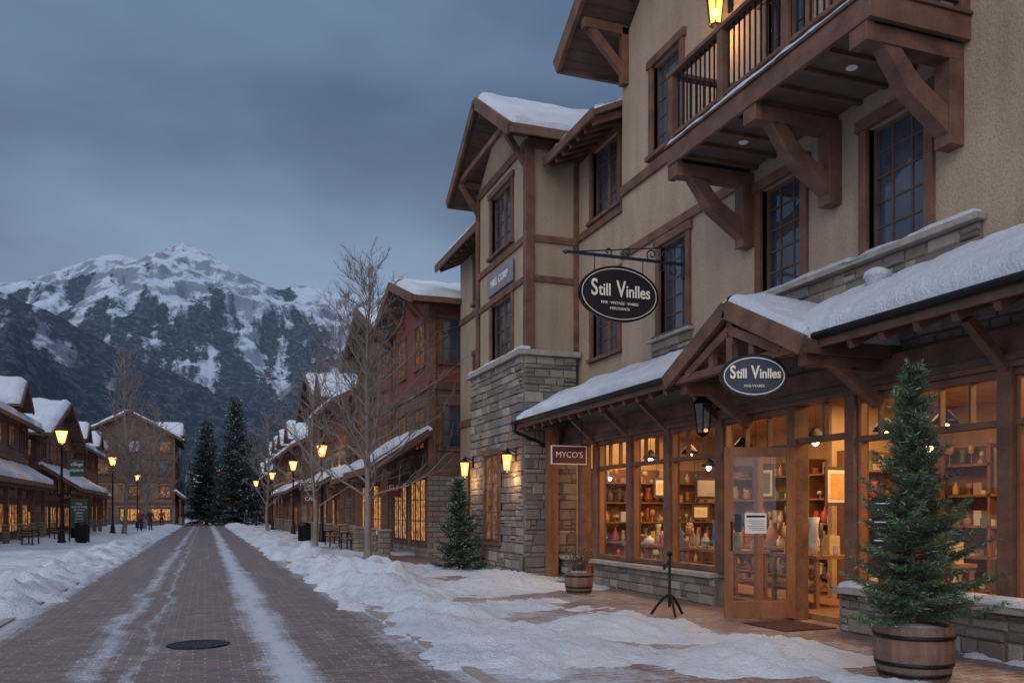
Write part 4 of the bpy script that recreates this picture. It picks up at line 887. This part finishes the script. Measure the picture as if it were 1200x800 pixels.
g=group('coffee_urn',(8.4,6.75,.1)); mb=MB(); mb.lathe((0,0,.9),[(.16,0),(.17,.05),(.17,.35),(.18,.37),(.12,.45),(.03,.5),(.03,.54)],18,SIGNB); mb.box(-.3,.3,-.3,.3,.86,.9,INTW)
for a in (-.25,.25):
    for b in (-.25,.25): mb.box(a-.025,a+.025,b-.025,b+.025,0,.86,INTW)
mb.build('urn_on_stand',g,local=True)
# ================================================================ people
SKIN=basic('skin',(.45,.27,.2),.6,.05,5,0); HAIR=basic('hair',(.03,.02,.015),.7,.1,5,0)
def person(loc,rz,jacket,pants,hat):
    g=group('person',loc,rz)
    def skin(name,pts,edges,rads,mat):
        me=D.meshes.new(name); me.from_pydata(pts,edges,[]); me.materials.append(mat); o=D.objects.new(name,me); link(o); o.parent=g
        m=o.modifiers.new('skin','SKIN'); m.use_smooth_shade=True
        for i,rr in enumerate(rads): me.skin_vertices[0].data[i].radius=rr
        me.skin_vertices[0].data[0].use_root=True; s=o.modifiers.new('sub','SUBSURF'); s.levels=1; s.render_levels=1
    skin('trousers',[(0,0,.92),(.1,0,.88),(.11,-.1,.5),(.11,.06,.1),(.11,-.08,.05),(-.1,0,.88),(-.11,.12,.5),(-.11,.22,.1),(-.11,.1,.05)],[(0,1),(1,2),(2,3),(3,4),(0,5),(5,6),(6,7),(7,8)],[(.12,.1),(.09,.09),(.065,.065),(.05,.05),(.045,.035),(.09,.09),(.065,.065),(.05,.05),(.045,.035)],pants)
    skin('jacket',[(0,0,.88),(0,0,1.15),(0,0,1.38),(0,0,1.48),(.19,0,1.38),(.24,.05,1.12),(.24,-.08,.9),(-.19,0,1.38),(-.24,-.05,1.12),(-.23,-.15,.92)],[(0,1),(1,2),(2,3),(2,4),(4,5),(5,6),(2,7),(7,8),(8,9)],[(.16,.12),(.15,.11),(.15,.1),(.06,.06),(.07,.07),(.05,.05),(.04,.04),(.07,.07),(.05,.05),(.04,.04)],jacket)
    mb=MB(); mb.lathe((0,-.01,1.6),[(.03,-.13),(.06,-.10),(.078,-.03),(.08,.04),(.06,.1),(.02,.125)],14,SKIN); mb.lathe((0,-.095,1.6),[(.006,-.03),(.014,-.02),(.004,.02)],6,SKIN)
    for sx in (-.24,.235): mb.lathe((sx,-.12,.82),[(.015,-.07),(.035,-.03),(.03,.05)],8,SKIN)
    mb.build('head_and_hands',g,local=True); mb=MB(); mb.lathe((0,.01,1.62),[(.088,-.01),(.09,.05),(.07,.11),(.02,.14)],14,hat); mb.build('hat',g,local=True)
JR=basic('jacket_red',(.35,.04,.05),.7,.1,5,0);JB=basic('jacket_blue',(.05,.12,.3),.7,.1,5,0);JK=basic('jacket_black',(.02,.02,.025),.7,.1,5,0);PT=basic('trousers_dark',(.03,.03,.045),.8,.1,5,0)
person((-4.6,70,.03),.3,JR,PT,JK); person((-4.0,72,.03),-.2,JK,PT,JB); person((-5.0,78,.03),2.8,JB,PT,JR); person((-3.7,84,.03),3.1,JR,PT,JK); person((3.9,88,.03),.1,JK,PT,HAIR)
# ================================================================ mountains
def mk_mtn():
    m,nt,b,o=nmat('mountain_surface'); g=node(nt,'ShaderNodeNewGeometry'); s=node(nt,'ShaderNodeSeparateXYZ'); L(nt,g.outputs['Position'],s.inputs[0])
    sn=node(nt,'ShaderNodeSeparateXYZ'); L(nt,g.outputs['Normal'],sn.inputs[0])
    v=coords(nt,(.001,.001,.001)); vs=coords(nt,(.0052,.0011,.0008))
    big=noise_(nt,v,2.6,6,.6); stre=noise_(nt,vs,1.6,7,.62); fin=noise_(nt,v,42,5,.7); rock=noise_(nt,v,8,8,.72)
    h=math_(nt,'DIVIDE',s.outputs[2],1000.0)
    f=math_(nt,'ADD',math_(nt,'MULTIPLY',h,.75),math_(nt,'MULTIPLY',math_(nt,'SUBTRACT',stre,.5),3.0)); f=math_(nt,'ADD',f,math_(nt,'MULTIPLY',math_(nt,'SUBTRACT',big,.5),1.8)); f=math_(nt,'ADD',f,math_(nt,'MULTIPLY',math_(nt,'SUBTRACT',fin,.5),.6))
    f1=ramp(nt,f,.60,.80)
    rk=ramp(nt,math_(nt,'ADD',rock,math_(nt,'MULTIPLY',math_(nt,'SUBTRACT',.80,sn.outputs[2]),.8)),.49,.60)
    forest=mixc(nt,ramp(nt,fin,.48,.72),(.014,.022,.032),(.10,.12,.155))
    snow=mixc(nt,math_(nt,'MULTIPLY',rk,.78),(.47,.52,.62),(.085,.10,.135))
    c=mixc(nt,f1,forest,snow)  # bluish haze tint is already mixed into the forest and snow colours
    L(nt,c,b.inputs['Base Color']); b.inputs['Roughness'].default_value=.9; b.inputs['Specular IOR Level'].default_value=.1
    n=node(nt,'ShaderNodeBump'); n.inputs['Strength'].default_value=.8; n.inputs['Distance'].default_value=30; L(nt,math_(nt,'ADD',rock,math_(nt,'MULTIPLY',fin,.4)),n.inputs['Height']); L(nt,n.outputs[0],b.inputs['Normal'])
    hz=math_(nt,'MULTIPLY',math_(nt,'DIVIDE',s.outputs[1],5400.0,True),.080)  # distance haze painted as a blue glow, stronger further up the valley
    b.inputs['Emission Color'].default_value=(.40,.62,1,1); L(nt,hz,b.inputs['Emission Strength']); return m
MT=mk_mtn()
ridges=[
 ([(-2600,6100,1300),(-1598,5891,1310),(-1128,5722,1330),(-860,5640,1400),(-705,5569,1455),(-560,5520,1500),(-469,5485,1510),(-352,5442,1470),(-200,5390,1530),(-116,5357,1580),(-50,5330,1555),(48,5298,1465),(150,5260,1405),(283,5213,1335),(430,5160,1290),(495,5137,1330),(580,5100,1320),(754,5044,1290),(989,4959,1270),(1320,4840,1330),(2165,4535,1300),(3400,4200,1300)],.60),
 ([(-116,5357,1565),(-60,4950,1220),(20,4500,900),(100,4000,600),(120,3500,350)],.85),
 ([(-560,5520,1490),(-500,5100,1150),(-400,4600,830),(-330,4000,560)],.85),
 ([(283,5213,1320),(260,4800,1010),(330,4300,720),(330,3900,500)],.9),
 ([(580,5100,1300),(620,4700,980),(560,4200,700)],.9),
 ([(-1128,5722,1320),(-1050,5100,980),(-850,4400,740)],.85),
 ([(-1500,3200,760),(-800,2945,690),(-564,2860,640),(-423,2809,585),(-282,2758,500),(-94,2691,415),(94,2623,330),(212,2581,250),(330,2540,150)],.62),
 ([(-564,2860,630),(-420,2400,430),(-330,1800,230),(-200,1200,90)],.7),
 ([(60,3720,300),(198,3649,480),(363,3589,590),(593,3506,690),(857,3412,780),(1515,3174,900),(2500,2900,950)],.7),
 ([(593,3506,680),(520,3000,430),(420,2400,230),(320,1800,110)],.8),
]
dx=17.0
X,Y=np.meshgrid(np.arange(-2800,3200,dx),np.arange(330,6500,dx),indexing='ij')
wx=X+(fbm(X/300,Y/300,4,5)-.5)*200; wy=Y+(fbm(X/300,Y/300,4,8)-.5)*200
H=np.full(X.shape,-1e9); DM=np.full(X.shape,1e9)
for k,(pts,sl) in enumerate(ridges):
    main=k in (0,6,8)
    px=X if main else wx; py=Y if main else wy
    best=np.full(X.shape,-1e9)
    for (x0,y0,z0),(x1,y1,z1) in zip(pts[:-1],pts[1:]):
        ex,ey=x1-x0,y1-y0; t=np.clip(((px-x0)*ex+(py-y0)*ey)/(ex*ex+ey*ey),0,1)
        d=np.hypot(px-(x0+t*ex),py-(y0+t*ey)); z=z0+t*(z1-z0)-sl*d; best=np.maximum(best,z)
        if main: DM=np.minimum(DM,d)
    if k==0: H=best
    else:
        q=60.0; H=np.where(np.abs(H-best)<q*2, np.maximum(H,best)+ (q*2-np.abs(H-best))**2/(q*12), np.maximum(H,best))
rg=1-np.abs(2*fbm(X/330,Y/460,6,14,.48)-1); rg2=1-np.abs(2*fbm(X/110,Y/160,4,15,.5)-1)
amp=np.clip(DM/420,0.0,1)
H=H+(rg-.75)*210*amp+(rg2-.7)*50*np.clip(DM/160,.22,1)
basez=-6+np.clip((Y-500)/1800,0,1)*90+(fbm(X/150,Y/150,4,2)-.5)*30*np.clip((Y-400)/400,0,1)
H=np.maximum(H,basez)+(fbm(X/40,Y/40,2,6)-.5)*14*np.clip((Y-400)/300,0,1)
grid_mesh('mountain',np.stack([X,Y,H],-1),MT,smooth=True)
mb=MB(); r=random.Random(77)
for i in range(800):
    y=r.uniform(175,480); x=r.uniform(-190,130)*(y/300); h=r.uniform(9,19); rr=h*r.uniform(.13,.19); k=r.uniform(.7,1.3); n=7; ph=r.random()*6
    for a in range(5):
        z0=h*(.06+a*.18); z1=z0+h*.36; R0=rr*(1-a*.18)
        vs=[(x,y,min(z1,h))]+[(x+math.cos(ph+6.283*j/(2*n))*R0*(1 if j%2 else .55)*r.uniform(.8,1.2),y+math.sin(ph+6.283*j/(2*n))*R0*(1 if j%2 else .55),z0-(.05*h if j%2 else 0)) for j in range(2*n)]
        col=(.026*k,.042*k,.048*k) if r.random()>.12 else (.16,.18,.22)
        mb.add(vs,[(0,1+j,1+(j+1)%(2*n)) for j in range(2*n)],NEED,col)
mb.build('distant_pine_trees',recalc=False)
# ================================================================ sky, light, camera
w=D.worlds.new('World'); C.scene.world=w; w.use_nodes=True; nt=w.node_tree; nt.nodes.clear()
out=nt.nodes.new('ShaderNodeOutputWorld'); bg=nt.nodes.new('ShaderNodeBackground'); L(nt,bg.outputs[0],out.inputs[0])
sky=nt.nodes.new('ShaderNodeTexSky'); sky.sky_type='NISHITA'; sky.sun_disc=False; sky.sun_elevation=rad(3); sky.sun_rotation=rad(215)
tc=node(nt,'ShaderNodeTexCoord'); sp=node(nt,'ShaderNodeSeparateXYZ'); L(nt,tc.outputs['Generated'],sp.inputs[0])
mp=node(nt,'ShaderNodeMapping'); mp.inputs['Scale'].default_value=(1,1,2.3); mp.inputs['Location'].default_value=(.35,.2,.15); mp.inputs['Rotation'].default_value=(0,rad(14),0); L(nt,tc.outputs['Generated'],mp.inputs[0])
cl=noise_(nt,mp.outputs[0],2.6,5,.5); cl2=noise_(nt,mp.outputs[0],1.3,3,.45)
c1=ramp(nt,cl,.34,.66,(.74,.76,.80,1),(1.22,1.20,1.17,1)); c2=ramp(nt,cl2,.40,.60,(.70,.73,.78,1),(1.25,1.22,1.18,1))
base=node(nt,'ShaderNodeValToRGB'); el=base.color_ramp.elements; el[0].position=0;el[0].color=(.20,.27,.39,1); el[1].position=.95; el[1].color=(.36,.45,.60,1)
for p,c in ((.22,(.165,.232,.350,1)),(.42,(.102,.158,.258,1)),(.56,(.090,.142,.235,1)),(.7,(.26,.33,.45,1))):  # upper stops brightened above the view, as added fill from overhead
    e=el.new(p); e.color=c
L(nt,sp.outputs[2],base.inputs[0])
col=mixc(nt,1.0,base.outputs[0],c1,'MULTIPLY'); col=mixc(nt,1.0,col,c2,'MULTIPLY')
dt=node(nt,'ShaderNodeVectorMath',operation='DOT_PRODUCT'); L(nt,tc.outputs['Generated'],dt.inputs[0]); dt.inputs[1].default_value=(-.55,-.80,.25)
bk=ramp(nt,dt.outputs['Value'],.05,.9,(0,0,0,1),(.55,.55,.60,1)); col=mixc(nt,1.0,col,bk,'ADD')  # unseen sky glow added behind the camera to light the facades
sk=mixc(nt,1.0,sky.outputs[0],(.012,.012,.012),'MULTIPLY'); col=mixc(nt,1.0,col,sk,'ADD')
L(nt,col,bg.inputs[0]); bg.inputs[1].default_value=1.0
l=D.lights.new('sun','SUN'); l.energy=.7; l.angle=rad(45); l.color=(1,.94,.88); o=D.objects.new('sun',l); link(o)
dv=Vector((.62,.62,-.5)); o.rotation_euler=dv.to_track_quat('-Z','Y').to_euler(); o.location=(0,0,30)
cam=D.cameras.new('camera'); co=D.objects.new('camera',cam); link(co); co.location=(0,0,1.5); co.rotation_euler=(rad(90),0,-math.atan(.36)); cam.lens=30; cam.sensor_width=36; cam.shift_y=200/1200; cam.clip_start=.1; cam.clip_end=20000
C.scene.camera=co
C.scene.view_settings.view_transform='Standard'; C.scene.view_settings.look='None'; C.scene.view_settings.exposure=0
